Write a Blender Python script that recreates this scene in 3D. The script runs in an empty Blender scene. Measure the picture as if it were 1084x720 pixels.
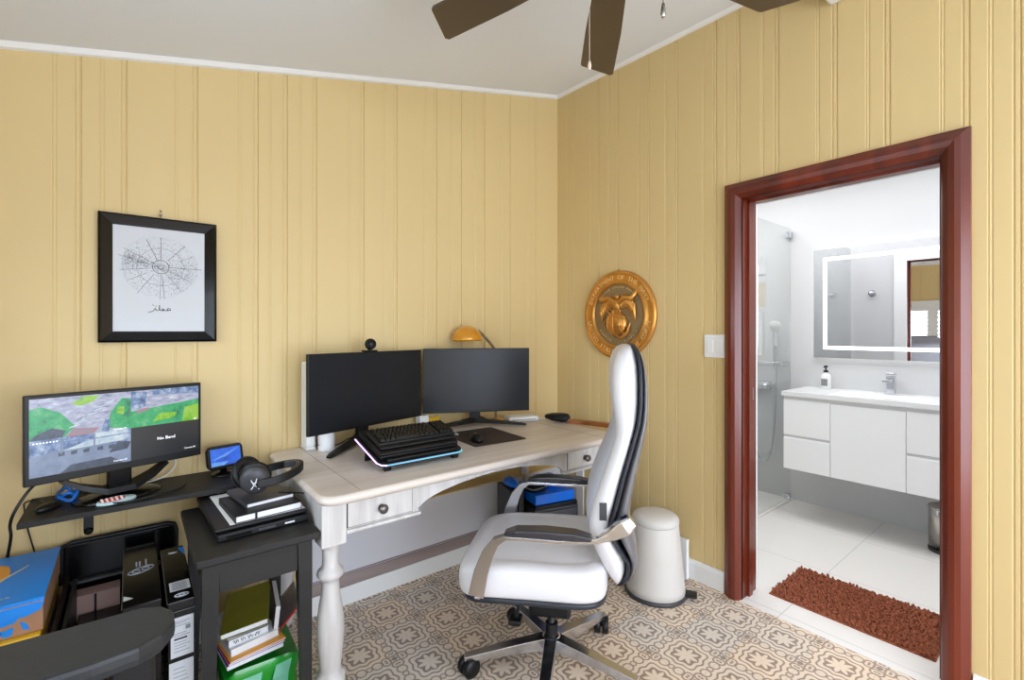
import bpy, bmesh, math, random
from mathutils import Vector, Matrix, Euler
random.seed(7)
C = bpy.data.collections.new('room'); bpy.context.scene.collection.children.link(C)
SC = bpy.context.scene
pi = math.pi
R = math.radians

def srgb(r, g, b):
    f = lambda c: ((c/255+0.055)/1.055)**2.4 if c > 10 else c/255/12.92
    return (f(r), f(g), f(b), 1)

# ------------------------------------------------------------------ materials
def newmat(name):
    m = bpy.data.materials.new(name); m.use_nodes = True
    return m, m.node_tree, m.node_tree.nodes['Principled BSDF']

def mat(name, col, rough=.5, metal=0, var=.06, scale=30, bump=.0, coat=0, stretch=None, emit=0, spec=None):
    m, nt, b = newmat(name)
    tc = nt.nodes.new('ShaderNodeTexCoord'); mp = nt.nodes.new('ShaderNodeMapping')
    nt.links.new(tc.outputs['Object'], mp.inputs[0])
    if stretch: mp.inputs['Scale'].default_value = stretch
    nz = nt.nodes.new('ShaderNodeTexNoise'); nz.inputs['Scale'].default_value = scale; nz.inputs['Detail'].default_value = 4
    nt.links.new(mp.outputs[0], nz.inputs['Vector'])
    mx = nt.nodes.new('ShaderNodeMix'); mx.data_type = 'RGBA'
    c = srgb(*col)
    mx.inputs[6].default_value = tuple(max(0, x*(1-var)) for x in c[:3])+(1,)
    mx.inputs[7].default_value = tuple(min(1, x*(1+var)) for x in c[:3])+(1,)
    nt.links.new(nz.outputs['Fac'], mx.inputs[0]); nt.links.new(mx.outputs[2], b.inputs['Base Color'])
    b.inputs['Roughness'].default_value = rough; b.inputs['Metallic'].default_value = metal
    if coat: b.inputs['Coat Weight'].default_value = coat
    if spec is not None: b.inputs['Specular IOR Level'].default_value = spec
    if bump:
        bp = nt.nodes.new('ShaderNodeBump'); bp.inputs['Strength'].default_value = bump; bp.inputs['Distance'].default_value = .004
        nt.links.new(nz.outputs['Fac'], bp.inputs['Height']); nt.links.new(bp.outputs[0], b.inputs['Normal'])
    if emit:
        nt.links.new(mx.outputs[2], b.inputs['Emission Color']); b.inputs['Emission Strength'].default_value = emit
    return m

def wood(name, c1, c2, scale=6, rough=.35, stretch=(1, 1, .08), coat=.2, contrast=(.35, .65)):
    m, nt, b = newmat(name)
    tc = nt.nodes.new('ShaderNodeTexCoord'); mp = nt.nodes.new('ShaderNodeMapping')
    mp.inputs['Scale'].default_value = stretch
    nt.links.new(tc.outputs['Object'], mp.inputs[0])
    nz = nt.nodes.new('ShaderNodeTexNoise'); nz.inputs['Scale'].default_value = scale; nz.inputs['Detail'].default_value = 6; nz.inputs['Distortion'].default_value = .6
    nt.links.new(mp.outputs[0], nz.inputs['Vector'])
    cr = nt.nodes.new('ShaderNodeValToRGB'); cr.color_ramp.elements[0].position = contrast[0]; cr.color_ramp.elements[1].position = contrast[1]
    cr.color_ramp.elements[0].color = srgb(*c1); cr.color_ramp.elements[1].color = srgb(*c2)
    nt.links.new(nz.outputs['Fac'], cr.inputs[0]); nt.links.new(cr.outputs[0], b.inputs['Base Color'])
    b.inputs['Roughness'].default_value = rough; b.inputs['Coat Weight'].default_value = coat; b.inputs['Coat Roughness'].default_value = .15
    return m

def emis(name, col, s):
    m, nt, b = newmat(name)
    b.inputs['Base Color'].default_value = srgb(*col); b.inputs['Emission Color'].default_value = srgb(*col); b.inputs['Emission Strength'].default_value = s
    b.inputs['Roughness'].default_value = .4
    return m

def screen_mat(name, cols, s=1.0, scale=14, stretch=(1, 1, 1), rough=.3):
    m, nt, b = newmat(name)
    tc = nt.nodes.new('ShaderNodeTexCoord'); mp = nt.nodes.new('ShaderNodeMapping'); mp.inputs['Scale'].default_value = stretch
    nt.links.new(tc.outputs['Object'], mp.inputs[0])
    nz = nt.nodes.new('ShaderNodeTexNoise'); nz.inputs['Scale'].default_value = scale; nz.inputs['Detail'].default_value = 5; nz.inputs['Roughness'].default_value = .7
    nt.links.new(mp.outputs[0], nz.inputs['Vector'])
    cr = nt.nodes.new('ShaderNodeValToRGB'); e = cr.color_ramp.elements
    n = len(cols)
    e[0].position = .34; e[0].color = srgb(*cols[0]); e[1].position = .66; e[1].color = srgb(*cols[-1])
    for i in range(1, n-1):
        k = e.new(.34+.32*i/(n-1)); k.color = srgb(*cols[i])
    nt.links.new(nz.outputs['Fac'], cr.inputs[0])
    nt.links.new(cr.outputs[0], b.inputs['Emission Color']); b.inputs['Emission Strength'].default_value = s
    b.inputs['Base Color'].default_value = (.01, .01, .01, 1); b.inputs['Roughness'].default_value = rough
    return m

class G:            # node maths helper
    def __init__(s, nt): s.nt = nt
    def op(s, o, a, b=None, c=None):
        n = s.nt.nodes.new('ShaderNodeMath'); n.operation = o
        for i, v in enumerate((a, b, c)):
            if v is None: continue
            if isinstance(v, (int, float)): n.inputs[i].default_value = v
            else: s.nt.links.new(v, n.inputs[i])
        return n.outputs[0]
    def add(s, a, b): return s.op('ADD', a, b)
    def sub(s, a, b): return s.op('SUBTRACT', a, b)
    def mul(s, a, b): return s.op('MULTIPLY', a, b)
    def mx(s, a, b): return s.op('MAXIMUM', a, b)
    def mn(s, a, b): return s.op('MINIMUM', a, b)
    def lt(s, a, e, w=.012):      # smooth a<e -> 1
        n = s.nt.nodes.new('ShaderNodeMapRange'); n.interpolation_type = 'SMOOTHSTEP'
        s.nt.links.new(a, n.inputs[0])
        if isinstance(e, (int, float)):
            n.inputs[1].default_value = e-w; n.inputs[2].default_value = e+w
        else:
            s.nt.links.new(s.sub(e, w), n.inputs[1]); s.nt.links.new(s.add(e, w), n.inputs[2])
        n.inputs[3].default_value = 1; n.inputs[4].default_value = 0
        return n.outputs[0]
    def length(s, x, y): return s.op('SQRT', s.add(s.mul(x, x), s.mul(y, y)))
    def ring(s, x, y, cx, cy, r, w):
        d = s.length(s.sub(x, cx), s.sub(y, cy))
        return s.lt(s.op('ABSOLUTE', s.sub(d, r)), w)

def tile_floor_mat():
    m, nt, b = newmat('patterned_cement_tile'); g = G(nt)
    tc = nt.nodes.new('ShaderNodeTexCoord'); sp = nt.nodes.new('ShaderNodeSeparateXYZ'); nt.links.new(tc.outputs['Object'], sp.inputs[0])
    P = .2045
    tx = g.op('DIVIDE', g.add(sp.outputs[0], 1.387+P*40.5), P); ty = g.op('DIVIDE', g.add(sp.outputs[1], .497+P*40.5), P)
    ix = g.op('FLOOR', tx); iy = g.op('FLOOR', ty)
    u = g.sub(g.op('FRACT', tx), .5); v = g.sub(g.op('FRACT', ty), .5)
    r = g.length(u, v); th = g.op('ARCTAN2', v, u)
    c8 = g.op('COSINE', g.mul(th, 8)); c4 = g.op('COSINE', g.mul(th, 4))
    Rb = g.add(g.add(.262, g.mul(c8, .020)), g.mul(c4, -.016))
    inside = g.lt(r, Rb)
    a8 = g.op('PINGPONG', g.add(th, 2*pi), pi/8)
    off = g.mul(a8, r)
    q = g.op('DIVIDE', r, .245)
    wid = g.mul(g.mul(q, g.sub(1.06, q)), .16)
    petal = g.mul(g.lt(g.sub(off, wid), 0, .010), g.lt(r, .238))
    dark = g.mul(inside, g.sub(1, petal))
    R2 = g.add(g.add(.352, g.mul(c8, .026)), g.mul(c4, -.030))
    outl = g.lt(g.op('ABSOLUTE', g.sub(r, R2)), .019)
    dark = g.mx(dark, outl)
    au = g.op('ABSOLUTE', u); av = g.op('ABSOLUTE', v)
    cu = g.sub(.5, au); cv = g.sub(.5, av)
    outside = g.sub(1, g.lt(r, g.add(R2, .035)))
    corner = g.lt(g.add(g.mx(cu, cv), g.mul(g.op('ABSOLUTE', g.sub(cu, cv)), -.35)), .042)
    # interlaced scrolls around the corner and along the tile edges
    sc1 = g.mx(g.ring(cu, cv, .165, .030, .080, .017), g.ring(cu, cv, .030, .165, .080, .017))
    dot = g.mx(g.lt(g.length(g.sub(cu, .165), g.sub(cv, .03)), .026), g.lt(g.length(g.sub(cu, .03), g.sub(cv, .165)), .026))
    sc2 = g.mx(g.ring(cu, cv, .345, .0, .095, .015), g.ring(cu, cv, .0, .345, .095, .015))
    sc3 = g.mx(g.ring(cu, cv, .50, .0, .055, .014), g.ring(cu, cv, .0, .50, .055, .014))
    mot = g.mx(g.mx(corner, sc3), g.mx(g.mx(sc1, dot), sc2))
    dark = g.mx(dark, g.mul(mot, outside))
    # colours: per tile tone, warm patches partly painted from mixed light, light wear
    wn = nt.nodes.new('ShaderNodeTexWhiteNoise'); wn.noise_dimensions = '2D'
    cb = nt.nodes.new('ShaderNodeCombineXYZ'); nt.links.new(ix, cb.inputs[0]); nt.links.new(iy, cb.inputs[1]); nt.links.new(cb.outputs[0], wn.inputs['Vector'])
    nz = nt.nodes.new('ShaderNodeTexNoise'); nz.inputs['Scale'].default_value = 1.7; nt.links.new(tc.outputs['Object'], nz.inputs['Vector'])
    nf = nt.nodes.new('ShaderNodeTexNoise'); nf.inputs['Scale'].default_value = 60; nf.inputs['Detail'].default_value = 5; nt.links.new(tc.outputs['Object'], nf.inputs['Vector'])
    tone = g.add(g.mul(wn.outputs['Value'], .6), g.mul(g.sub(nz.outputs['Fac'], .3), 1.2))
    tone = g.mn(g.mx(tone, 0), 1)
    def mixc(f, a, c):
        x = nt.nodes.new('ShaderNodeMix'); x.data_type = 'RGBA'
        nt.links.new(f, x.inputs[0])
        for i, val in ((6, a), (7, c)):
            if isinstance(val, tuple): x.inputs[i].default_value = val
            else: nt.links.new(val, x.inputs[i])
        return x.outputs[2]
    light = mixc(tone, srgb(222, 212, 200), srgb(240, 216, 188))
    dk = mixc(tone, srgb(138, 128, 122), srgb(160, 128, 104))
    df = g.mul(dark, g.sub(1.0, g.mul(g.sub(nf.outputs['Fac'], .35), .3)))
    col = mixc(g.mn(g.mx(df, 0), 1), light, dk)
    gr = g.mul(g.sub(1, g.lt(g.mx(au, av), .493, .003)), .25)
    col = mixc(gr, col, srgb(120, 110, 100))
    nt.links.new(col, b.inputs['Base Color']); b.inputs['Roughness'].default_value = .38
    b.inputs['Specular IOR Level'].default_value = .35
    return m

def glass_mat(name='clear_glass'):
    m = bpy.data.materials.new(name); m.use_nodes = True; nt = m.node_tree; nt.nodes.clear()
    o = nt.nodes.new('ShaderNodeOutputMaterial'); t = nt.nodes.new('ShaderNodeBsdfTransparent'); gl = nt.nodes.new('ShaderNodeBsdfGlossy')
    gl.inputs['Roughness'].default_value = .01; t.inputs[0].default_value = (.97, .985, .98, 1)
    lw = nt.nodes.new('ShaderNodeLayerWeight'); lw.inputs['Blend'].default_value = .5
    g = G(nt); f = g.add(.17, g.mul(g.op('POWER', lw.outputs['Facing'], 4), .65))
    mx = nt.nodes.new('ShaderNodeMixShader'); nt.links.new(f, mx.inputs[0]); nt.links.new(t.outputs[0], mx.inputs[1]); nt.links.new(gl.outputs[0], mx.inputs[2])
    nt.links.new(mx.outputs[0], o.inputs[0])
    return m

def bath_tile_mat():
    m, nt, b = newmat('large_white_tile'); g = G(nt)
    tc = nt.nodes.new('ShaderNodeTexCoord'); sp = nt.nodes.new('ShaderNodeSeparateXYZ'); nt.links.new(tc.outputs['Object'], sp.inputs[0])
    tx = g.op('FRACT', g.op('DIVIDE', g.add(sp.outputs[0], 10*.6-.02+.0), .6)); ty = g.op('FRACT', g.op('DIVIDE', g.add(sp.outputs[1], 12+.245), .6))
    j = g.mx(g.lt(tx, .005, .003), g.lt(ty, .005, .003))
    mx = nt.nodes.new('ShaderNodeMix'); mx.data_type = 'RGBA'; nt.links.new(j, mx.inputs[0])
    mx.inputs[6].default_value = srgb(240, 235, 229); mx.inputs[7].default_value = srgb(196, 192, 186)
    nt.links.new(mx.outputs[2], b.inputs['Base Color']); b.inputs['Roughness'].default_value = .25
    return m

M = {}
M['wall'] = mat('yellow_wall_paint', (213, 188, 134), .55, var=.02, scale=3)
M['ceil'] = mat('white_ceiling_paint', (232, 238, 248), .8, var=.01)
M['white'] = mat('white_paint', (232, 232, 230), .45, var=.01)
M['tile'] = tile_floor_mat()
M['bathtile'] = bath_tile_mat()
M['bathwall'] = mat('white_bathroom_wall', (203, 203, 203), .35, var=.01)
M['binw'] = mat('matte_white_plastic', (212, 208, 202), .5, var=.01)
M['greyp'] = mat('pale_grey_panel_paint', (212, 211, 216), .5, var=.02, scale=8)
M['brownb'] = mat('dark_brown_board', (40, 30, 26), .9, spec=.1)
M['taupe'] = wood('taupe_rail_wood', (138, 122, 118), (160, 144, 140), 8, .5, (.1, 1, 1), 0)
M['mahog'] = wood('mahogany_door_frame', (78, 26, 12), (118, 44, 22), 9, .3, (1, 1, .06), .12)
M['deskw'] = wood('whitewashed_desk_paint', (186, 182, 180), (208, 205, 203), 26, .45, (1, 1, .08), .05)
M['desktop'] = wood('whitewashed_desk_top', (200, 186, 174), (224, 216, 208), 14, .4, (.08, 1, 1), .1, (.25, .75))
M['blackw'] = wood('black_stained_wood', (13, 12, 11), (24, 22, 21), 20, .62, (.1, 1, 1), .1)
M['black'] = mat('black_plastic', (15, 15, 17), .42, scale=60, spec=.35)
M['blackg'] = mat('glossy_black', (9, 9, 10), .18, scale=60, spec=.35)
M['screen'] = mat('dark_screen', (30, 31, 35), .3, scale=5, spec=.25)
M['dgrey'] = mat('dark_grey_plastic', (62, 62, 66), .45)
M['grey'] = mat('grey_plastic', (130, 130, 134), .4)
M['metal'] = mat('polished_chrome', (205, 206, 212), .2, 1, var=.01)
M['brushed'] = mat('brushed_metal', (172, 165, 156), .3, 1, scale=30, stretch=(1, 1, .1))
M['pewter'] = mat('pewter_knob', (110, 106, 104), .3, .9)
M['leather'] = mat('white_leather', (220, 218, 221), .42, var=.015, scale=160, bump=.12)
M['greymesh'] = mat('light_grey_fabric', (186, 188, 198), .7, scale=200, bump=.1)
M['shell'] = mat('dark_grey_shell', (108, 106, 110), .3, 0, scale=10, coat=.3)
M['pipe'] = mat('black_piping', (38, 42, 52), .4)
M['armpad'] = mat('black_arm_pad', (44, 44, 50), .35, coat=.2)
M['bronze'] = mat('bronze', (206, 148, 72), .3, .7, var=.3, scale=25)
M['bronzed'] = mat('dull_bronze', (150, 130, 96), .5, .5, var=.25, scale=60, bump=.3)
M['bronzel'] = mat('bright_bronze', (248, 214, 150), .35, .7, var=.1)
M['amber'] = mat('amber_enamel', (214, 146, 30), .2, .25, coat=.8, var=.05)
M['paper'] = mat('white_paper', (236, 236, 238), .7, var=.02)
M['paperg'] = mat('print_paper', (202, 204, 208), .6, var=.01)
M['ink'] = mat('grey_ink', (120, 122, 128), .7)
M['inkl'] = mat('light_grey_ink', (176, 180, 188), .7)
M['inkd'] = mat('dark_ink', (48, 48, 56), .7)
M['fan'] = mat('bronze_fan_blade', (98, 84, 66), .35, .3, scale=12, stretch=(1, 1, 1))
M['blue'] = mat('blue_print', (20, 146, 252), .4, var=.05, scale=4)
M['card'] = mat('brown_cardboard', (178, 134, 104), .8, scale=25, var=.14)
M['orange'] = mat('orange_print', (246, 172, 62), .5, var=.06)
M['yellow'] = mat('yellow_card', (248, 196, 46), .5, var=.05)
M['cream'] = mat('cream_print', (232, 218, 190), .6)
M['pinkish'] = mat('pinkish_cardboard', (182, 150, 140), .7, scale=12, var=.1)
M['olive'] = mat('olive_book_cover', (122, 118, 26), .45, var=.25, scale=14)
M['greenbag'] = mat('green_plastic_bag', (26, 150, 40), .25, var=.25, scale=9, coat=.3, bump=.6)
M['mint'] = mat('mint_plastic', (120, 196, 164), .3, var=.1)
M['red'] = mat('red_edge', (206, 52, 44), .5)
M['purple'] = mat('purple_edge', (104, 62, 160), .5)
M['bluefold'] = mat('blue_folder_plastic', (14, 112, 226), .3, var=.1, coat=.3)
M['brownwood'] = wood('warm_brown_wood', (92, 44, 10), (140, 76, 22), 10, .35, (1, .1, 1), .3)
M['rug'] = mat('rust_brown_chenille', (152, 86, 58), .95, var=.5, scale=70)
M['steel'] = mat('satin_steel', (188, 184, 178), .22, 1, var=.03)
M['mirror'] = mat('mirror_silver', (226, 226, 228), .015, 1, var=0)
M['led'] = emis('led_strip', (255, 255, 255), 2)
M['glass'] = glass_mat()
M['vanity'] = mat('white_vanity_laquer', (248, 248, 248), .3, var=.005)
M['gap'] = mat('white_channel', (226, 226, 226), .5)
M['counter'] = mat('white_basin_ceramic', (238, 238, 238), .15, var=.005)
M['rgbstrip'] = screen_mat('rgb_light_strip', [(150, 190, 250), (110, 220, 236)], 1.1, 4)
M['rgbpurple'] = emis('violet_light_strip', (224, 190, 255), 1.1)
M['swhite'] = emis('screen_white', (240, 240, 245), .9)
M['cable'] = mat('black_cable', (18, 18, 20), .5)
M['wcable'] = mat('white_cable', (225, 222, 215), .5)
M['bluecable'] = mat('blue_cable', (30, 110, 200), .4)

# ------------------------------------------------------------------ mesh builder
class B:
    def __init__(s): s.v = []; s.f = []; s.m = []; s.sm = []
    def add(s, vs, fs, mi=0, smooth=False, mat4=None):
        o = len(s.v)
        s.v += [tuple(mat4 @ Vector(p)) if mat4 else tuple(p) for p in vs]
        for f in fs: s.f.append(tuple(o+i for i in f)); s.m.append(mi); s.sm.append(smooth)
        return s
    def box(s, x0, x1, y0, y1, z0, z1, mi=0, bev=0, mat4=None, seg=2):
        bm = bmesh.new(); bmesh.ops.create_cube(bm, size=1)
        for v in bm.verts:
            v.co = Vector(((x0+x1)/2+v.co.x*(x1-x0), (y0+y1)/2+v.co.y*(y1-y0), (z0+z1)/2+v.co.z*(z1-z0)))
        if bev: bmesh.ops.bevel(bm, geom=list(bm.edges)+list(bm.verts), offset=bev, segments=seg, affect='EDGES', profile=.5)
        return s.bm(bm, mi, False, mat4)
    def bm(s, bm, mi=0, smooth=False, mat4=None):
        bm.verts.index_update()
        s.add([v.co.copy() for v in bm.verts], [[v.index for v in f.verts] for f in bm.faces], mi, smooth, mat4); bm.free(); return s
    def lathe(s, prof, n=32, mi=0, mat4=None, smooth=True, cap=True, sx=1, sy=1):
        vs = []; fs = []
        for r, z in prof:
            for i in range(n):
                a = 2*pi*i/n; vs.append((r*math.cos(a)*sx, r*math.sin(a)*sy, z))
        k = len(prof)
        for j in range(k-1):
            for i in range(n):
                a = j*n+i; b = j*n+(i+1) % n; fs.append((a, b, b+n, a+n))
        s.add(vs, fs, mi, smooth, mat4)
        if cap:
            if prof[0][0] > 1e-5: s.add(vs[:n], [tuple(reversed(range(n)))], mi, False, mat4)
            if prof[-1][0] > 1e-5: s.add(vs[-n:], [tuple(range(n))], mi, False, mat4)
        return s
    def tube(s, pts, r, n=8, mi=0, mat4=None, flat=None, closed=False):
        pts = [Vector(p) for p in pts]; k = len(pts); vs = []; fs = []
        up = Vector((0, 0, 1)); prev = None
        for i, p in enumerate(pts):
            t = (pts[(i+1) % k]-pts[i-1]) if closed else (pts[min(i+1, k-1)]-pts[max(i-1, 0)])
            t.normalize()
            if prev is None:
                a = up.cross(t)
                if a.length < .05: a = Vector((1, 0, 0)).cross(t)
            else: a = prev-t*prev.dot(t)
            a.normalize(); prev = a; b = t.cross(a)
            rr = r[i] if isinstance(r, (list, tuple)) else r
            for j in range(n):
                an = 2*pi*j/n
                ca, sa = math.cos(an), math.sin(an)
                if flat: ca *= flat
                vs.append(p+a*ca*rr+b*sa*rr)
        kk = k if closed else k-1
        for i in range(kk):
            for j in range(n):
                i2 = (i+1) % k
                fs.append((i*n+j, i*n+(j+1) % n, i2*n+(j+1) % n, i2*n+j))
        s.add(vs, fs, mi, True, mat4)
        if not closed:
            s.add(vs[:n], [tuple(reversed(range(n)))], mi, False, mat4); s.add(vs[-n:], [tuple(range(n))], mi, False, mat4)
        return s
    def band(s, pts, w, t, ax, mi=0, mat4=None):
        """rectangular strip swept along pts; w = half width along ax, t = half thickness"""
        pts = [Vector(p) for p in pts]; ax = Vector(ax).normalized(); vs = []; fs = []; k = len(pts)
        for i, p in enumerate(pts):
            tg = (pts[min(i+1, k-1)]-pts[max(i-1, 0)]).normalized(); nrm = ax.cross(tg).normalized()
            ww = w[i] if isinstance(w, (list, tuple)) else w
            tt = t[i] if isinstance(t, (list, tuple)) else t
            vs += [p+ax*ww+nrm*tt, p-ax*ww+nrm*tt, p-ax*ww-nrm*tt, p+ax*ww-nrm*tt]
        for i in range(k-1):
            for j in range(4): fs.append((i*4+j, i*4+(j+1) % 4, i*4+4+(j+1) % 4, i*4+4+j))
        fs += [(3, 2, 1, 0), tuple(4*(k-1)+j for j in range(4))]
        return s.add(vs, fs, mi, False, mat4)
    def prism(s, pts, z0, z1, mi=0, mat4=None, smooth=False):
        n = len(pts)
        zz = z1 if callable(z1) else (lambda x, y: z1)
        z0f = z0 if callable(z0) else (lambda x, y: z0)
        vs = [(x, y, z0f(x, y)) for x, y in pts]+[(x, y, zz(x, y)) for x, y in pts]
        fs = [tuple(reversed(range(n))), tuple(range(n, 2*n))]
        s.add(vs, fs, mi, False, mat4)
        s.add(vs, [(i, (i+1) % n, n+(i+1) % n, n+i) for i in range(n)], mi, smooth, mat4)
        return s
    def loft(s, rings, mi=0, mat4=None, cap=True, smooth=True):
        n = len(rings[0]); vs = [p for r in rings for p in r]; fs = []
        for j in range(len(rings)-1):
            for i in range(n): fs.append((j*n+i, j*n+(i+1) % n, (j+1)*n+(i+1) % n, (j+1)*n+i))
        s.add(vs, fs, mi, smooth, mat4)
        if cap: s.add(rings[0], [tuple(reversed(range(n)))], mi, smooth, mat4); s.add(rings[-1], [tuple(range(n))], mi, smooth, mat4)
        return s
    def text(s, txt, size, mi=0, mat4=None, ext=.0005, align='CENTER'):
        cu = bpy.data.curves.new('t', 'FONT'); cu.body = txt; cu.size = size; cu.extrude = ext; cu.align_x = align; cu.align_y = 'CENTER'; cu.resolution_u = 2
        o = bpy.data.objects.new('t', cu); C.objects.link(o)
        dg = bpy.context.evaluated_depsgraph_get(); dg.update()
        me = bpy.data.meshes.new_from_object(o.evaluated_get(dg))
        s.add([v.co.copy() for v in me.vertices], [tuple(p.vertices) for p in me.polygons], mi, False, mat4)
        bpy.data.objects.remove(o); bpy.data.curves.remove(cu); bpy.data.meshes.remove(me)
        return s
    def obj(s, name, mats, parent=None, loc=None, rot=None, sub=0, bevel=0, merge=False):
        me = bpy.data.meshes.new(name); me.from_pydata(s.v, [], s.f)
        if not isinstance(mats, (list, tuple)): mats = [mats]
        for m in mats: me.materials.append(m)
        for p, mi, sm in zip(me.polygons, s.m, s.sm): p.material_index = mi; p.use_smooth = sm
        if merge or sub:
            bm = bmesh.new(); bm.from_mesh(me); bmesh.ops.remove_doubles(bm, verts=bm.verts, dist=1e-5); bmesh.ops.recalc_face_normals(bm, faces=bm.faces); bm.to_mesh(me); bm.free()
        me.update()
        o = bpy.data.objects.new(name, me); C.objects.link(o)
        if parent: o.parent = parent
        if loc: o.location = loc
        if rot: o.rotation_euler = rot
        if bevel:
            md = o.modifiers.new('b', 'BEVEL'); md.width = bevel; md.segments = 3; md.limit_method = 'ANGLE'
        if sub:
            md = o.modifiers.new('s', 'SUBSURF'); md.levels = sub; md.render_levels = sub
        return o

def T(x=0, y=0, z=0, rx=0, ry=0, rz=0, s=1):
    return Matrix.Translation((x, y, z)) @ Euler((rx, ry, rz)).to_matrix().to_4x4() @ Matrix.Scale(s, 4)

def tag(o, label, cat, group=None):
    o['label'] = label; o['category'] = cat
    if group: o['group'] = group
    return o
def thing(name, label, cat, loc=(0, 0, 0), rz=0, group=None, rot=None):
    o = bpy.data.objects.new(name, None); C.objects.link(o); o.location = loc; o.rotation_euler = rot or (0, 0, rz)
    o.empty_display_size = .05
    return tag(o, label, cat, group)
def struct(b, name, mats, **k):
    o = b.obj(name, mats, **k); o['kind'] = 'structure'; return o
def lab(o, l): o['label'] = l; return o

# ================================================================== ROOM SHELL
ZC = lambda x, y: 2.935+.2443*x+.0327*y
XW, YS, TH = -2.86, -4.4, .13

def groove_profile(seams, t0, t1, sgn):
    """list of (t, depth) ordered t0->t1; sgn=+1: bead strip lies on the smaller-t side of the seam"""
    pts = [(t0, 0)]
    tpl = [(-.080, 0), (-.077, .0014), (-.073, .0001), (-.068, .0016), (-.063, 0), (-.021, 0), (-.017, .0018), (-.012, -.0006), (-.0035, -.0003), (-.0012, .0045), (.0012, .0045), (.003, 0)]
    out = []
    for s in seams:
        for d, e in tpl: out.append((s+sgn*d, e))
    out.sort()
    out = [p for p in out if t0+.002 < p[0] < t1-.002]
    return pts+out+[(t1, 0)]

sl = [-2.74, -2.447, -2.317, -2.089, -1.863, -1.742, -1.612, -1.379, -1.198, -.956, -.79, -.621, -.421, -.203]
b = B(); pr = groove_profile(sl, XW, 0, 1)
b.prism([(t, e) for t, e in pr]+[(0, TH), (XW, TH)], 0, lambda x, y: ZC(x, 0)+.01)
struct(b, 'wall_left', M['wall'])

sr = [-.161, -.374, -.526, -.745, -.925, -1.145, -1.261, -1.438, -1.668, -1.845, -2.069, -2.193, -2.42, -2.66, -2.87, -3.1, -3.33, -3.55, -3.8, -4.05]
DY0, DY1, DZ = -1.985, -1.275, 1.965      # rough opening inside the casing line
b = B()
def rw(t0, t1, z0):
    pr = groove_profile(sr, t0, t1, -1)
    b.prism([(e, t) for t, e in pr]+[(TH, t1), (TH, t0)], z0, lambda x, y: ZC(0, y)+.01)
rw(YS, DY0-.02, 0); rw(DY0-.02, DY1+.02, DZ+.02); rw(DY1+.02, 0, 0)
struct(b, 'wall_right', M['wall'])

# west wall with shuttered window, south wall with an opening added for soft light
b = B()
W0, W1, WZ0, WZ1 = -2.985, -.45, .80, 1.66
zt = lambda x, y: ZC(XW, y)+.01
for (a, c, z0, z1) in ((YS, W0, 0, zt), (W1, 0, 0, zt), (W0, W1, 0, WZ0), (W0, W1, WZ1, zt)):
    pr = [(XW-e, t) for t, e in groove_profile([-.2, -.42, -.66, -.83, -1.02, -1.25, -1.47, -1.7, -1.93, -2.2, -2.4, -2.6, -2.9, -3.2, -3.6, -4.0], a, c, 1)]
    b.prism(pr+[(XW-TH, c), (XW-TH, a)], z0, z1)
struct(b, 'wall_west', M['wall'])
b = B()
for (a, c, z0, z1) in ((XW, -2.7, 0, None), (-.2, 0, 0, None), (-2.7, -.2, 0, .08), (-2.7, -.2, 2.1, None)):
    b.prism([(a, YS), (c, YS), (c, YS-TH), (a, YS-TH)], z0, z1 if z1 else (lambda x, y: ZC(x, YS)+.01))
struct(b, 'wall_south', M['wall'])

b = B(); b.box(XW-TH, 0, YS-TH, TH, -.1, 0); struct(b, 'floor', M['tile'])
b = B(); q = [(XW-TH, YS-TH), (TH, YS-TH), (TH, TH), (XW-TH, TH)]
b.prism(q, lambda x, y: ZC(x, y), lambda x, y: ZC(x, y)+.1); struct(b, 'ceiling', M['ceil'])

# small crown bead where walls meet the ceiling
def crown(p0, p1, nrm, name):
    b = B(); n = Vector(nrm)*.022
    vs = []
    for p in (p0, p1):
        z = ZC(*p); q = (p[0]+n.x, p[1]+n.y)
        vs += [(p[0], p[1], z-.022), (p[0]+n.x*.5, p[1]+n.y*.5, z-.018), (q[0], q[1], ZC(*q)), (p[0], p[1], z)]
    b.add(vs, [(0, 1, 5, 4), (1, 2, 6, 5), (2, 3, 7, 6), (3, 0, 4, 7), (3, 2, 1, 0), (4, 5, 6, 7)]); struct(b, name, M['white'])
crown((XW, 0), (0, 0), (0, -1, 0), 'trim_1'); crown((0, YS), (0, 0), (-1, 0, 0), 'trim_2')

# baseboards
def basebd(p0, p1, n, h, name):
    b = B(); p0 = Vector(p0+(0,)); p1 = Vector(p1+(0,)); n = Vector(n+(0,)); vs = []
    prof = [(0, 0), (.014, 0), (.014, h-.018), (.009, h-.006), (.004, h), (0, h)]
    for p in (p0, p1):
        for d, z in prof: vs.append(p+n*d+Vector((0, 0, z)))
    k = len(prof)
    b.add(vs, [(i, (i+1) % k, k+(i+1) % k, k+i) for i in range(k)]+[tuple(reversed(range(k))), tuple(range(k, 2*k))]); struct(b, name, M['white'])
basebd((XW, 0), (-1.70, 0), (0, -1), .1, 'baseboard_left')
basebd((0, -1.19), (0, 0), (-1, 0), .1, 'baseboard_right')
basebd((0, YS), (0, -2.08), (-1, 0), .1, 'baseboard_near')

# low grey boxed-in panel under the desk against the left wall
b = B(); b.box(-1.66, -.02, -.105, 0, 0, .405, 0); b.box(-1.664, -.02, -.112, -.105, .088, .142, 1); b.box(-1.664, -.02, -.109, -.105, .146, .152, 1)
b.box(-1.666, -.02, -.112, 0, 0, .086, 2)
b.box(-1.664, -.02, -.112, -.0, .405, .412, 3)
struct(b, 'trim_3', [M['greyp'], M['taupe'], M['white'], M['wall']])

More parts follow.
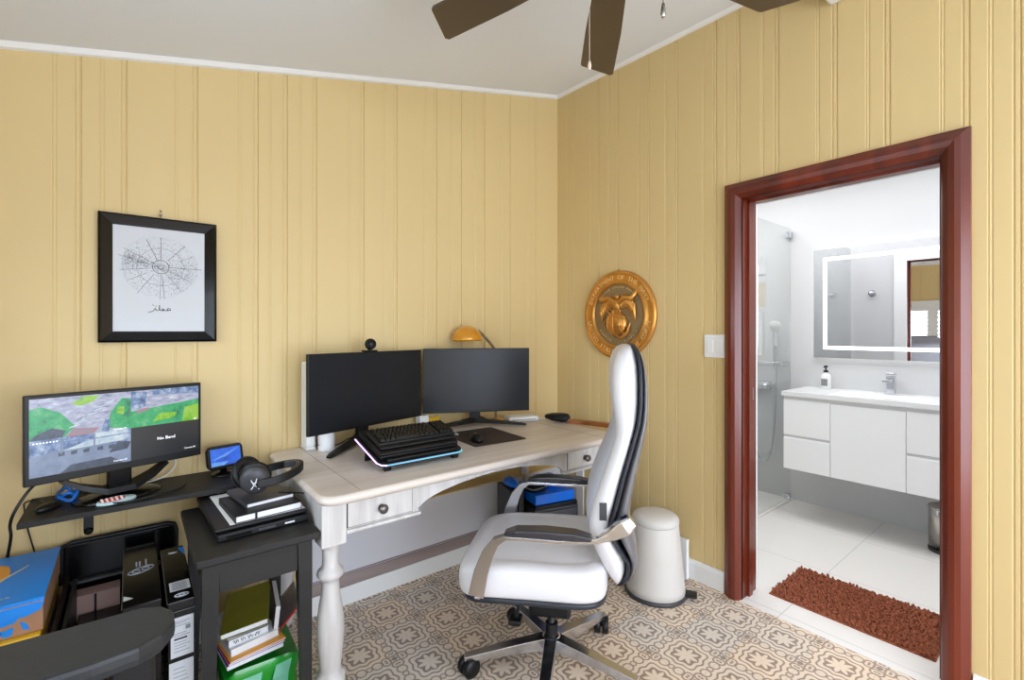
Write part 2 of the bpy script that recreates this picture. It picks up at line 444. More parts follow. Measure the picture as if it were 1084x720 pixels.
# ------------------------------------------------------------------ door casing (mahogany)
b = B()
def casing(y0, y1, z0, z1, horiz=False):
    prof = [(0, 0), (.0, -.020), (.10, -.024), (.30, -.034), (.5, -.038), (.7, -.036), (.9, -.026), (1, -.016), (1, 0)]
    return prof
W_ = .08; yo0, yo1, zo = -2.075, -1.196, 2.02
prof = [(0, 0), (0, -.018), (.08, -.022), (.3, -.034), (.5, -.038), (.72, -.034), (.92, -.02), (1, -.012), (1, 0)]
def frame_pt(corner, d, e):   # d: distance from outer edge inward (0..1)
    y, z = corner
    w = d*W_
    return y, z, w, e
rings = []
for (y, z, dy, dz) in ((yo1, 0, -1, 0), (yo1, zo, -1, -1), (yo0, zo, 1, -1), (yo0, 0, 1, 0)):
    rings.append([(e, y+dy*d*W_, z+dz*d*W_) for d, e in prof])
b.loft(rings, 0, smooth=False)
# jamb lining and stop
yi0, yi1, zi = yo0+W_, yo1-W_, zo-W_
b.box(-.012, TH+.012, yi1, yi1+.02, 0, zi, 0); b.box(-.012, TH+.012, yi0-.02, yi0, 0, zi, 0); b.box(-.012, TH+.012, yi0-.02, yi1+.02, zi, zi+.02, 0)
b.box(.045, .08, yi1-.012, yi1, 0, zi, 0); b.box(.045, .08, yi0, yi0+.012, 0, zi, 0); b.box(.045, .08, yi0, yi1, zi-.012, zi, 0)
d = struct(b, 'door_1', M['mahog'])
b = B(); b.box(.084, .112, yi1-.0025, yi1, .96, 1.02, 0, .001); b.box(.092, .102, yi1-.004, yi1-.002, .98, 1.0, 0)
b.obj('strike_plate', M['brushed'], d)
b = B(); b.box(-.02, TH+.02, DY0-.02, DY1+.02, -.02, .004); struct(b, 'trim_4', M['bathtile'])

# ------------------------------------------------------------------ west window with shutters
b = B()
for (y0, y1, z0, z1) in ((W0-.06, W1+.06, WZ1-.02, WZ1+.06), (W0-.06, W1+.06, WZ0-.06, WZ0+.02), (W0-.06, W0+.02, WZ0, WZ1), (W1-.02, W1+.06, WZ0, WZ1)):
    b.box(XW-.02, XW+.03, y0, y1, z0, z1, 0)
wn = struct(b, 'window_1', M['white'])
np_ = 5; pw = (W1-W0)/np_
for i in range(np_):
    y0 = W0+i*pw; y1 = y0+pw
    b = B()
    for (a, c, z0, z1) in ((y0, y0+.055, WZ0, WZ1), (y1-.055, y1, WZ0, WZ1), (y0+.055, y1-.055, WZ1-.08, WZ1), (y0+.055, y1-.055, WZ0, WZ0+.08)): b.box(XW-.035, XW-.005, a, c, z0, z1)
    z = WZ0+.11
    while z < WZ1-.1:
        b.box(-.032, .032, y0+.05, y1-.05, -.004, .004, 0, 0, T(XW-.02, 0, z, 0, R(20), 0)); z += .058
    b.obj('shutter_panel', M['white'], wn)
    b = B(); b.box(XW+.012, XW+.02, (y0+y1)/2-.005, (y0+y1)/2+.005, WZ0+.1, WZ1-.1); b.obj('tilt_rod', M['white'], wn)
b = B(); b.box(XW-TH+.02, XW-TH+.026, W0, W1, WZ0, WZ1); b.obj('pane', M['glass'], wn)
b = B()
for (x0, x1, z0, z1) in ((-2.76, -.14, 2.08, 2.15), (-2.76, -.14, .02, .09), (-2.76, -2.68, .02, 2.15), (-.22, -.14, .02, 2.15), (-1.48, -1.42, .02, 2.15)): b.box(x0, x1, YS-.05, YS+.02, z0, z1)
w2 = struct(b, 'window_added', M['white'])  # unseen window, invented with its opening to let in soft light

# ------------------------------------------------------------------ bathroom shell
BX = 1.685; BY0, BY1, BZ = -2.9, -.02, 2.5
b = B(); b.box(TH, BX+.1, BY0-.1, BY1+.1, -.1, 0); struct(b, 'floor_bathroom', M['bathtile'])
b = B(); b.box(BX, BX+.1, BY0-.1, BY1+.1, 0, BZ); struct(b, 'wall_bathroom_back', M['bathwall'])
b = B(); b.box(TH, BX, BY1, BY1+.1, 0, BZ); struct(b, 'wall_bathroom_left', M['bathwall'])
b = B(); b.box(TH, BX, BY0-.1, BY0, 0, BZ); struct(b, 'wall_bathroom_right', M['bathwall'])
b = B(); b.box(TH, BX+.1, BY0-.1, BY1+.1, BZ, BZ+.1); struct(b, 'ceiling_bathroom', M['white'])
b = B(); b.box(TH, TH+.012, BY0, yi0-.02, 0, BZ); b.box(TH, TH+.012, yi1+.02, BY1, 0, BZ); b.box(TH, TH+.012, yi0-.02, yi1+.02, zi+.02, BZ)
struct(b, 'wall_bathroom_front', M['bathwall'])
b = B()
for (y0, y1, z0, z1) in ((yi1, yi1+.09, 0, zi+.09), (yi0-.09, yi0, 0, zi+.09), (yi0, yi1, zi, zi+.09)): b.box(TH+.012, TH+.028, y0, y1, z0, z1)
struct(b, 'trim_5', M['white'])
b = B(); b.box(TH+.02, BX-.001, BY1-.86, BY1-.845, 0, .012); struct(b, 'trim_6', M['bathtile'])

# shower glass
g = thing('shower_screen', 'clear frameless glass shower screen standing left of the white vanity', 'shower screen', (.95, -.857, 0))
b = B(); b.box(-.78, .733, -.004, .004, .012, 2.1); b.obj('glass_pane', M['glass'], g)
b = B(); b.box(.66, .70, -.02, .02, .001, .05, 0, .004); b.obj('floor_clamp', M['metal'], g)
b = B(); b.box(.69, .734, -.02, .02, 2.02, 2.07, 0, .004); b.obj('wall_clamp', M['metal'], g)

# shower fittings on the back wall
s = thing('hand_shower', 'chrome and white hand shower with looping hose behind the glass screen', 'shower', (BX, -.705, 0))
b = B(); b.tube([(-.04, -.05, 1.0), (-.04, -.05, 1.34)], .009, 10); b.box(-.045, 0, -.06, -.04, 1.3, 1.32, 0); b.box(-.045, 0, -.06, -.04, 1.02, 1.04, 0); b.obj('slide_rail', M['metal'], s)
b = B(); b.tube([(-.06, -.07, 1.19), (-.08, -.08, 1.27), (-.10, -.085, 1.33)], [.010, .012, .014], 10); b.lathe([(0, -.012), (.04, -.01), (.045, 0), (.04, .012), (0, .016)], 20, 0, T(-.11, -.085, 1.34, 0, R(70), 0)); b.obj('shower_head', M['white'], s)
hp = []
for i in range(25):
    t = i/24; hp.append((-.05-.03*math.sin(pi*t), -.07+.19*t-.03*math.sin(2*pi*t), 1.18-.78*math.sin(pi*t**.8)-.30*t))
b = B(); b.tube(hp, .007, 8); b.obj('hose', M['metal'], s)
b = B(); b.box(-.06, 0, -.02, .10, .84, .90, 0, .01); b.lathe([(.0, 0), (.022, 0), (.022, .05), (0, .055)], 20, 0, T(-.05, .0, .87, 0, R(-90), 0)); b.obj('mixer_valve', M['metal'], s)
s = thing('shower_shelf', 'thin glass shelf with chrome rail on the shower wall', 'shelf', (BX, -.685, 1.03))
b = B(); b.box(-.11, 0, -.16, .14, 0, .008); b.obj('shelf_board', M['glass'], s)
b = B(); b.tube([(0, -.155, .03), (-.115, -.155, .03), (-.115, .135, .03), (0, .135, .03)], .006, 8); b.tube([(-.115, -.155, .0), (-.115, -.155, .03)], .004); b.tube([(-.115, .135, .0), (-.115, .135, .03)], .004); b.obj('rail', M['metal'], s)

# vanity
v = thing('bathroom_vanity', 'white wall hung vanity with drawers on both sides of a door', 'vanity', (0, 0, 0))
VF = 1.235; VY0, VY1 = -1.93, -.982
b = B(); b.box(VF+.010, BX, VY0, VY1, .352, .855); b.obj('body', M['gap'], v)
for (ya, yb) in ((-1.262, VY1), (VY0, -1.652)):
    for (z0, z1) in ((.352, .565), (.588, .826)):
        b = B(); b.box(VF, VF+.02, ya+.0, yb-.0, z0, z1, 0, .0015); b.box(VF+.004, VF+.02, ya, yb, z1, z1+.006, 0); b.obj('drawer', M['vanity'], v)
b = B(); b.box(VF, VF+.02, -1.649, -1.265, .352, .826, 0, .0015); b.obj('door', M['vanity'], v)
ct = thing('wash_basin', 'glossy white one piece basin top on the vanity', 'sink', (0, 0, 0))
bm_ = B(); 
# counter slab with a recessed rectangular basin
x0, x1, y0, y1, zt_, zb = VF-.01, BX, VY0-.01, VY1+.01, .885, .856
ix0, ix1, iy0, iy1, zi_ = 1.31, 1.55, -1.72, -1.24, .862
vs = [(x0, y0, zb), (x1, y0, zb), (x1, y1, zb), (x0, y1, zb), (x0, y0, zt_), (x1, y0, zt_), (x1, y1, zt_), (x0, y1, zt_),
      (ix0, iy0, zt_), (ix1, iy0, zt_), (ix1, iy1, zt_), (ix0, iy1, zt_), (ix0+.03, iy0+.04, zi_), (ix1-.02, iy0+.04, zi_), (ix1-.02, iy1-.04, zi_), (ix0+.03, iy1-.04, zi_)]
fs = [(0, 3, 2, 1), (0, 1, 5, 4), (1, 2, 6, 5), (2, 3, 7, 6), (3, 0, 4, 7), (4, 5, 9, 8), (5, 6, 10, 9), (6, 7, 11, 10), (7, 4, 8, 11), (8, 9, 13, 12), (9, 10, 14, 13), (10, 11, 15, 14), (11, 8, 12, 15), (12, 13, 14, 15)]
bm_.add(vs, fs); bm_.obj('counter', M['counter'], ct)
b = B(); b.lathe([(0, 0), (.022, 0), (.022, .004), (0, .005)], 20, 0, T(1.44, -1.48, .862)); b.obj('drain', M['metal'], ct)
f = thing('basin_faucet', 'square chrome faucet on the white basin top', 'faucet', (1.60, -1.50, .885))
b = B(); b.box(-.022, .022, -.022, .022, 0, .12, 0, .003); b.obj('body', M['metal'], f)
b = B(); b.box(-.13, 0, -.018, .018, .085, .105, 0, .003); b.obj('spout', M['metal'], f)
b = B(); b.box(-.05, .03, -.02, .02, .128, .138, 0, .002, T(0, 0, 0, 0, R(8), 0)); b.obj('handle', M['metal'], f)
s = thing('soap_dispenser', 'clear white soap bottle with black pump on the basin top', 'soap bottle', (1.60, -1.125, .885))
b = B(); b.lathe([(.0, 0), (.03, 0), (.032, .005), (.032, .09), (.027, .105), (.013, .115), (.013, .12)], 24); b.obj('bottle', M['white'], s)
b = B(); b.box(-.0335, -.032, -.02, .02, .025, .075); b.obj('label_patch', M['grey'], s)
b = B(); b.lathe([(.015, .12), (.015, .135), (.005, .137), (.005, .155), (.012, .156), (.012, .168), (0, .17)], 16); b.tube([(0, 0, .162), (-.035, 0, .158)], .005); b.obj('pump', M['black'], s)

# LED mirror
m_ = thing('backlit_mirror', 'large rectangular LED mirror glowing above the basin', 'mirror', (1.65, 0, 0))
MY0, MY1, MZ0, MZ1 = -1.90, -1.030, 1.108, 1.902
b = B(); b.box(.0, .006, MY0, MY1, MZ0, MZ1); b.obj('mirror_glass', M['mirror'], m_)
b = B(); o_, w_ = .062, .024
for (ya, yb, za, zb_) in ((MY0+o_, MY1-o_, MZ1-o_-w_, MZ1-o_), (MY0+o_, MY1-o_, MZ0+o_, MZ0+o_+w_), (MY0+o_, MY0+o_+w_, MZ0+o_+w_, MZ1-o_-w_), (MY1-o_-w_, MY1-o_, MZ0+o_+w_, MZ1-o_-w_)): b.box(-.002, .0, ya, yb, za, zb_)
b.obj('light_band', M['led'], m_)
b = B()
for (ya, yb, za, zb_) in ((MY0+.03, MY1-.03, MZ1-.045, MZ1-.03), (MY0+.03, MY1-.03, MZ0+.03, MZ0+.045), (MY0+.03, MY0+.045, MZ0+.045, MZ1-.045), (MY1-.045, MY1-.03, MZ0+.045, MZ1-.045)): b.box(.008, .03, ya, yb, za, zb_)
b.obj('back_light', emis('back_light', (255, 255, 255), 3), m_)
b = B(); b.box(.006, .034, MY0+.08, MY1-.08, MZ0+.08, MZ1-.08); b.obj('backing', M['grey'], m_)

s = tag(B().lathe([(0, 0), (.03, 0), (.03, .006), (.012, .012), (.012, .045), (.02, .05), (.02, .06), (0, .062)], 20, 0, T(TH+.012, -1.02, 1.66, 0, R(90), 0)).obj('towel_hook', M['metal']), 'small chrome towel hook seen in the bathroom mirror', 'hook')

# steel waste bin under the vanity
s = thing('steel_waste_bin', 'small satin steel bin under the right end of the vanity', 'bin', (1.44, -1.80, 0))
b = B(); b.lathe([(0, .006), (.085, .006), (.085, .25), (.083, .255), (.08, .25), (.08, .02), (0, .02)], 36); b.obj('body', M['steel'], s)
b = B(); b.lathe([(0, 0), (.086, 0), (.088, .004), (.088, .018), (.086, .02)], 36, cap=False); b.obj('base_ring', M['dgrey'], s)
b = B(); b.lathe([(.087, .25), (.089, .258), (.085, .266), (.07, .272), (0, .276)], 36); b.obj('lid', M['steel'], s)

# bath rug
def rug():
    L, Wd = .62, .40; b = B(); rnd = random.Random(3)
    b.box(0, Wd, 0, L, 0, .008)
    ny = 78; nx = 30
    for j in range(nx):
        for i in range(ny):
            x = .008+(Wd-.016)*(j+.5)/nx+rnd.uniform(-.004, .004); y = .006+(L-.012)*(i+.5)/ny+rnd.uniform(-.003, .003)
            h = rnd.uniform(.016, .027); a = rnd.uniform(0, 2*pi); lx, ly = math.cos(a)*.007, math.sin(a)*.007
            r = rnd.uniform(.0045, .0065)
            vs = []
            for k, (zz, rr, f_) in enumerate(((.006, r*.8, 0), (h*.6, r, .5), (h*.95, r*.8, .9), (h*1.08, r*.2, 1))):
                for q in range(5):
                    an = 2*pi*q/5+a; vs.append((x+lx*f_+rr*math.cos(an), y+ly*f_+rr*1.2*math.sin(an), zz))
            fs = [(k*5+q, k*5+(q+1) % 5, k*5+5+(q+1) % 5, k*5+5+q) for k in range(3) for q in range(5)]+[(15, 16, 17, 18, 19)]
            b.add(vs, fs, 0, True)
    return tag(b.obj('bath_rug', M['rug'], None, (.147, -1.955, 0), (0, 0, R(0))), 'rust brown shaggy bath rug on the white bathroom floor', 'rug')
rug()

# ================================================================== WALL THINGS
# light switch
s = thing('light_switch', 'blank white switch plate on yellow wall beside door frame', 'light switch', (0, -1.138, 1.226))
b = B(); b.box(-.008, 0, -.055, .055, -.058, .058, 0, .003); b.obj('wall_plate', M['white'], s)
b = B(); b.box(-.011, -.006, .008, .040, -.033, .033, 0, .0015); b.obj('rocker', M['white'], s); b = B(); b.box(-.011, -.006, -.040, -.008, -.033, .033, 0, .0015); b.obj('rocker', M['white'], s)

# air conditioner corner above the door
s = thing('wall_air_conditioner', 'white boxy appliance high on the right wall above door', 'air conditioner', (0, -2.04, 2.675))
b = B(); b.box(-.2, 0, -.4, .4, 0, .17, 0, .012); b.obj('housing', M['white'], s)
b = B(); b.box(-.203, -.12, -.37, .37, -.002, .02, 0, .004); b.obj('air_flap', M['white'], s)

# picture
s = thing('framed_city_map', 'black framed line drawing of a round city map on yellow wall', 'picture', (-2.212, -.022, 1.503))
FW, FH, fb = .375/2, .489/2, .042
b = B()
rings = []
for (sx_, sz_) in ((-1, -1), (1, -1), (1, 1), (-1, 1), (-1, -1)):
    rings.append([(sx_*(FW-d), y, sz_*(FH-d)) for d, y in ((0, .02), (0, -.010), (.008, -.016), (.030, -.008), (fb, -.004), (fb, .02))])
b.loft(rings, 0, cap=False, smooth=False); b.obj('frame', M['blackg'], s)
b = B(); b.box(-FW+fb, FW-fb, -.001, .004, -FH+fb, FH-fb, 0)
rnd = random.Random(11); yy = -.0016
def ln(p, q, w, mi):
    d = Vector((q[0]-p[0], 0, q[1]-p[1])); n = Vector((-d.z, 0, d.x)).normalized()*w
    P_, Q_ = Vector((p[0], yy, p[1])), Vector((q[0], yy, q[1]))
    b.add([P_-n, Q_-n, Q_+n, P_+n], [(0, 1, 2, 3)], mi)
cx, cz = 0.0, .052
def pol(a, r): return (cx+math.cos(a)*r*.118*1.03, cz+math.sin(a)*r*.118)
for rr, w, mi in ((1, .0005, 2), (.62, .0006, 1), (.22, .0009, 3), (.42, .0004, 2)):
    n = 48; ph = [rr*(1+rnd.uniform(-.03, .03)) for _ in range(n)]; ph.append(ph[0])
    for i in range(n): ln(pol(2*pi*i/n, ph[i]), pol(2*pi*(i+1)/n, ph[i+1]), w, mi)
for a, r0, r1 in ((2.62, .2, 1.08), (2.9, .25, 1.12), (3.35, .3, 1.05), (1.57, .2, 1.0), (1.95, .2, .95), (.45, .5, 1.0), (.02, .2, 1.12), (-1.57, .2, 1.1), (-1.45, .3, 1.08), (-2.2, .3, 1.1), (-2.6, .4, 1.0), (-.5, .2, .9), (.9, .3, 1.02), (-1.0, .2, .95)):
    ln(pol(a, r0), pol(a+rnd.uniform(-.05, .05), r1), .0007, 3 if rnd.random() < .5 else 1)
for k in range(1500):
    a = rnd.uniform(0, 2*pi); r = math.sqrt(rnd.uniform(.01, .95)); 
    if rnd.random() < .35: a = rnd.uniform(-1.2, .35)
    if rnd.random() < .25: a = rnd.gauss(2.9, .2)
    l = rnd.uniform(.01, .045)
    if rnd.random() < .5: ln(pol(a, r), pol(a+l*1.6/max(r, .15), r), .0005, 1 if rnd.random() < .5 else 2)
    else: ln(pol(a, r), pol(a+rnd.uniform(-.02, .02), r+l*1.3), .0005, 1 if rnd.random() < .5 else 2)
for k in range(26):
    a = rnd.uniform(0, 2*pi); r = .2*math.sqrt(rnd.random()); a2 = a+rnd.uniform(1, 2.5); ln(pol(a, r), pol(a2, .2*math.sqrt(rnd.random())), .0004, 1)
# calligraphic word under the map, right to left
def stroke(pts, w=.0013):
    for i in range(len(pts)-1): ln(pts[i], pts[i+1], w, 3)
o = (-.004, -.118)
S_ = lambda L: [(o[0]+x*.001, o[1]+y*.001) for x, y in L]
stroke(S_([(36, 0), (33, 6), (27, 7), (24, 2), (28, -1), (36, 0), (26, -2), (18, -2), (14, 0), (13, 5), (9, 5), (8, 1), (12, -1), (16, -2), (4, -2), (1, -1), (0, 10), (0, 20)]))
stroke(S_([(0, 18), (-1, 2), (-4, -2), (-10, -2), (-13, 2), (-12, 7), (-15, 4), (-20, -4), (-28, -8), (-36, -9)]), .0012)
stroke(S_([(-12, 14), (-10, 16)]), .0016); stroke(S_([(-18, 16), (-22, 21)]), .001)
b.obj('map_print', [M['paperg'], M['ink'], M['inkl'], M['inkd']], s)
b = B(); b.tube([(0, .0, FH-.002), (0, .002, FH+.02)], .002); b.lathe([(0, 0), (.004, 0), (.004, .006), (0, .007)], 10, 0, T(0, .008, FH+.03, R(90), 0, 0)); b.lathe([(0, -.006), (.005, -.003), (.005, .003), (0, .006)], 10, 0, T(0, .0, FH+.014)); b.obj('hanging_hook', M['brushed'], s)

# bronze seal (faces -X)
s = thing('bronze_wall_seal', 'round bronze military seal plaque with eagle, globe and anchor', 'plaque', (-.005, -.54, 1.400))
SM0 = SM = Matrix(((0, 0, -1, 0), (-1, 0, 0, 0), (0, 1, 0, 0), (0, 0, 0, 1)))   # local x -> -Y (image right), y -> Z, z -> -X
b = B(); b.lathe([(0, 0), (.262, 0), (.268, .008), (.266, .018), (.258, .024), (.246, .022), (.238, .017), (.212, .016), (.205, .022), (.196, .025), (.188, .022), (.184, .012)], 96, 0, SM, cap=False)
for i in range(110):
    a = 2*pi*i/110; b.box(-.0035, .0035, -.008, .008, -.004, .004, 0, .001, SM @ T(.2525*math.cos(a), .2525*math.sin(a), .022, 0, 0, a-.6), 1)
b.obj('rim', M['bronze'], s)
b = B(); b.lathe([(.186, .0115), (.15, .0135), (.0, .0145)], 96, 0, SM, cap=False); b.obj('field', M['bronzed'], s)
b = B()
def ringtext(txt, r, size, a0, a1, mi=0, flip=False, z=.017, ext=.003):
    n = len(txt)
    for i, ch in enumerate(txt):
        if ch == ' ': continue
        a = a0+(a1-a0)*i/(n-1)
        rot = a-pi/2 if not flip else a+pi/2
        b.text(ch, size, mi, SM @ T(r*math.cos(a), r*math.sin(a), z, 0, 0, rot), ext)
ringtext('DEPARTMENT OF THE NAVY', .226, .038, R(158), R(22))
ringtext('UNITED STATES MARINE CORPS', .226, .038, R(192), R(348), flip=True)
ringtext('UNITED STATES MARINE', .168, .014, R(140), R(40), z=.0135, ext=.002)
ringtext('SEMPER', .164, .015, R(215), R(250), flip=True, z=.0135, ext=.002); ringtext('FIDELIS', .164, .015, R(288), R(325), flip=True, z=.0135, ext=.002)
b.obj('lettering', M['bronzel'], s)
def blob(b, x, y, z, rx, ry, rz_, rot=0, mi=0, n=14):
    bm = bmesh.new(); bmesh.ops.create_uvsphere(bm, u_segments=n, v_segments=n//2+1, radius=1)
    b.bm(bm, mi, True, SM @ T(x, y, z, 0, 0, rot) @ Matrix.Diagonal((rx, ry, rz_, 1)))
SM = SM0 @ Matrix.Diagonal((1.28, 1.22, 1.25, 1)) @ Matrix.Translation((.004, .004, -.002))
b = B(); blob(b, -.01, -.045, .013, .062, .062, .034)
for k in (-.6, 0, .6):
    pts = [(-.01+.063*math.sin(k)*math.cos(t), -.045+.063*math.sin(t), .014+.034*math.cos(k)*abs(math.cos(t))+.001) for t in [(-pi/2)+pi*i/16 for i in range(17)]]
    b.tube(pts, .002, 6, 0, SM)
for h in (-.03, 0, .03):
    rr = math.sqrt(.062**2-h*h); pts = [(-.01+rr*math.cos(t), -.045+h, .014+.034*rr/.062*math.sin(t)+.001) for t in [pi*i/16 for i in range(17)]]
    b.tube(pts, .002, 6, 0, SM)
b.obj('globe', M['bronze'], s)
b = B()   # eagle: body, head, feathered wings
blob(b, -.004, .045, .02, .022, .036, .018); blob(b, .0, .083, .026, .014, .013, .013); b.tube([(-.008, .086, .03), (-.026, .083, .03), (-.03, .076, .028)], [.007, .005, .001], 8, 0, SM)
for sg in (-1, 1):
    for k in range(9):
        t = k/8
        x0_, y0_ = sg*(.016+.075*t), .058-.01*t+.028*math.sin(t*pi)
        L_ = .035+.05*t
        b.tube([(x0_, y0_, .022), (x0_+sg*.006, y0_-L_*.5, .026), (x0_+sg*.004, y0_-L_, .018)], [.009, .009, .002], 6, 0, SM)
    b.tube([(sg*.01, .055, .022), (sg*.045, .078, .03), (sg*.085, .072, .03), (sg*.10, .098 if sg > 0 else .08, .024), (sg*.104, .118 if sg > 0 else .094, .016)], [.014, .016, .015, .010, .002], 8, 0, SM)
for k in range(5): b.tube([(-.02+.008*k, .018, .022), (-.026+.011*k, -.005, .03)], [.007, .003], 6, 0, SM)
b.obj('eagle', M['bronze'], s)
b = B()   # fouled anchor
b.tube([(-.075, .03, .018), (.045, -.105, .024)], .006, 8, 0, SM)
b.tube([(-.01, -.128, .018), (.03, -.112, .022), (.058, -.085, .022), (.068, -.045, .018)], [.003, .008, .008, .003], 8, 0, SM)
b.tube([(-.095, .01, .018), (-.055, .045, .018)], .005, 8, 0, SM)
b.tube([(-.085+.01*math.cos(t), .042+.01*math.sin(t), .018) for t in [2*pi*i/12 for i in range(12)]], .003, 6, 0, SM, closed=True)
b.tube([(-.085+.04*math.sin(i*.55)*(1 if i < 12 else 1.0)+.008*i*.6, .045-.012*i, .022+.006*math.cos(i*.9)) for i in range(14)], .004, 6, 0, SM)
b.obj('anchor', M['bronze'], s)
b = B(); b.tube([(0, .262, .006), (0, .275, .006)], .003, 8, 0, SM0); b.obj('hanger', M['dgrey'], s)

# ================================================================== DESK
dk = thing('writing_desk', 'whitewashed wooden desk with turned legs and two small drawers', 'desk', (-1.075, -.40, 0))
X0, X1, Y0, Y1 = -.755, .775, -.40, .385
def rrect(x0, x1, y0, y1, r, n=6):
    pts = []
    for cx_, cy_, a0 in ((x1-r, y1-r, 0), (x0+r, y1-r, 90), (x0+r, y0+r, 180), (x1-r, y0+r, 270)):
        for i in range(n+1):
            a = R(a0+90*i/n); pts.append((cx_+r*math.cos(a), cy_+r*math.sin(a)))
    return pts
b = B(); rings = []
for dlt, z in ((.022, .724), (.012, .728), (.004, .735), (0, .743), (.001, .752), (.006, .758), (.012, .76)):
    rings.append([(x, y, z) for x, y in rrect(X0+dlt, X1-dlt, Y0+dlt, Y1-dlt, .055)])
b.loft(rings, 0, smooth=True)
b.obj('desk_top', M['desktop'], dk)
for xx in (X0+.135, X1-.135): B().box(xx-.001, xx+.001, Y0+.03, Y1-.03, .7602, .7606).obj('plank_seam', M['taupe'], dk)
legp = [(.0, 0), (.030, 0), (.036, .008), (.040, .03), (.040, .055), (.034, .075), (.034, .09), (.046, .102), (.048, .112), (.048, .132), (.044, .142), (.036, .148), (.034, .158), (.036, .18), (.042, .24), (.045, .29), (.043, .33), (.038, .37), (.031, .41), (.028, .445), (.028, .458), (.034, .464), (.043, .474), (.044, .482), (.042, .490), (.031, .500), (.027, .512), (.026, .530), (.027, .555), (.029, .572), (.036, .582), (.036, .59)]
LX = (X0+.055, X1-.075); LY = (Y0+.086, Y1-.07)
for lx in LX:
    for ly in LY:
        b = B(); b.lathe(legp, 28, 0, T(lx, ly, 0)); b.box(lx-.041, lx+.041, ly-.041, ly+.041, .583, .725, 0, .003); b.obj('leg', M['deskw'], dk)
# apron front with arch
ay = LY[0]-.03
b = B()
xa, xb = LX[0]+.041, LX[1]-.041
cL, cR = xa+.275, xb-.275
pts = [(xa, .725), (xa, .618), (cL, .618), (cL, .635)]
n = 20
for i in range(1, n):
    t = i/n; x = cL+(cR-cL)*t; pts.append((x, .635+.068*math.sin(pi*t)**.55))
pts += [(cR, .635), (cR, .618), (xb, .618), (xb, .725)]
MX = Matrix(((1, 0, 0, 0), (0, 0, 1, 0), (0, 1, 0, 0), (0, 0, 0, 1)))
# build as strips so the concave outline stays clean
for i in range(len(pts)-1):
    (xA, zA), (xB, zB) = pts[i], pts[i+1]
    if abs(xA-xB) < 1e-6: continue
    b.add([(xA, ay, zA), (xB, ay, zB), (xB, ay, .725), (xA, ay, .725), (xA, ay+.02, zA), (xB, ay+.02, zB), (xB, ay+.02, .725), (xA, ay+.02, .725)], [(0, 1, 2, 3), (5, 4, 7, 6), (4, 5, 1, 0), (3, 2, 6, 7), (0, 3, 7, 4), (1, 5, 6, 2)])
b.box(xa, cL+.006, ay-.012, ay+.01, .611, .624, 0, .004); b.box(cR-.006, xb, ay-.012, ay+.01, .611, .624, 0, .004)
b.obj('apron', M['deskw'], dk)
b = B(); b.box(LX[0]-.03, LX[0]-.01, LY[0], LY[1], .62, .725); b.obj('side_apron', M['deskw'], dk)
b = B(); b.box(LX[1]+.01, LX[1]+.03, LY[0], LY[1], .62, .725); b.obj('side_apron', M['deskw'], dk)
b = B(); b.box(LX[0], LX[1], LY[1], LY[1]+.02, .62, .725); b.obj('back_apron', M['deskw'], dk)
for (x0, x1) in ((xa+.006, xa+.246), (xb-.246, xb-.006)):
    b = B(); b.box(x0-.003, x1+.003, ay-.0015, ay, .628, .7165, 1); b.box(x0, x1, ay-.006, ay+.3, .631, .7135, 0, .001); dr = b.obj('drawer', [M['deskw'], M['dgrey']], dk)
    b = B(); b.lathe([(.008, 0), (.007, .01), (.010, .014), (.016, .018), (.017, .023), (.013, .028), (.006, .030), (0, .030)], 20, 0, T((x0+x1)/2, ay-.005, .672, R(90), 0, 0)); b.lathe([(.0, 0), (.013, 0), (.012, .003)], 20, 0, T((x0+x1)/2, ay-.005, .672, R(90), 0, 0)); b.obj('knob', M['pewter'], dr)

# ------------------------------------------------------------------ desk monitors
def monitor(label, loc, rz, w, h, zb, tips, ny, name='computer_monitor', cat='monitor', group=None):
    t = thing(name, label, cat, loc, rz)
    zt_ = zb+h; b = B()
    b.box(-w/2, w/2, 0, .018, zb, zt_, 0, .002); b.box(-w*.36, w*.36, .018, .042, zb+h*.12, zt_-h*.14, 0, .012)
    b.obj('housing', M['black'], t)
    b = B(); b.box(-w/2+.006, w/2-.006, -.0012, 0, zb+.016, zt_-.006); b.obj('display', M['screen'], t)
    b = B(); b.box(-.03, .03, ny-.012, ny+.014, .03, zb+h*.5, 0, .004); b.box(-.03, .03, .04, ny+.01, zb+h*.35, zb+h*.5, 0, .004); b.obj('neck', M['black'], t)
    for tx, ty in tips:
        b = B(); b.band([(0, ny+.01, .030), (tx*.3, ny+(ty-ny)*.3, .022), (tx*.9, ny+(ty-ny)*.9, .010), (tx, ty, .006)], [.022, .019, .014, .008], [.016, .010, .006, .004], (-(ty-ny), tx, 0)); b.obj('foot', M['black'], t)
    return t
monitor('left dark screen on desk with webcam on top', (-1.412, -.1755, .761), R(14.6), .638, .352, .090, [(-.27, -.07), (.25, -.06)], .07)
monitor('right dark screen on desk with amber lamp behind', (-.817, -.2045, .761), R(-27.5), .590, .352, .094, [(-.25, .03), (.29, .05)], .115)
w = thing('webcam', 'small round black webcam clipped on top of left desk monitor', 'webcam', (-1.412, -.168, 1.203), R(14.6))
b = B(); b.box(-.03, .03, -.018, .03, .0, .008, 0, .003); b.tube([(0, .01, .005), (0, .01, .02)], .008); b.obj('clip', M['black'], w)
b = B(); b.lathe([(0, -.022), (.02, -.022), (.026, -.012), (.027, .008), (.022, .018), (0, .02)], 28, 0, T(0, .0, .036, R(82), 0, R(-35))); b.obj('camera_head', M['black'], w)
b = B(); b.lathe([(0, 0), (.011, 0), (.012, .002), (.008, .003), (0, .0025)], 20, 0, T(0, .0, .036, R(82), 0, R(-35)) @ T(0, 0, .0201)); b.obj('lens', M['blackg'], w)

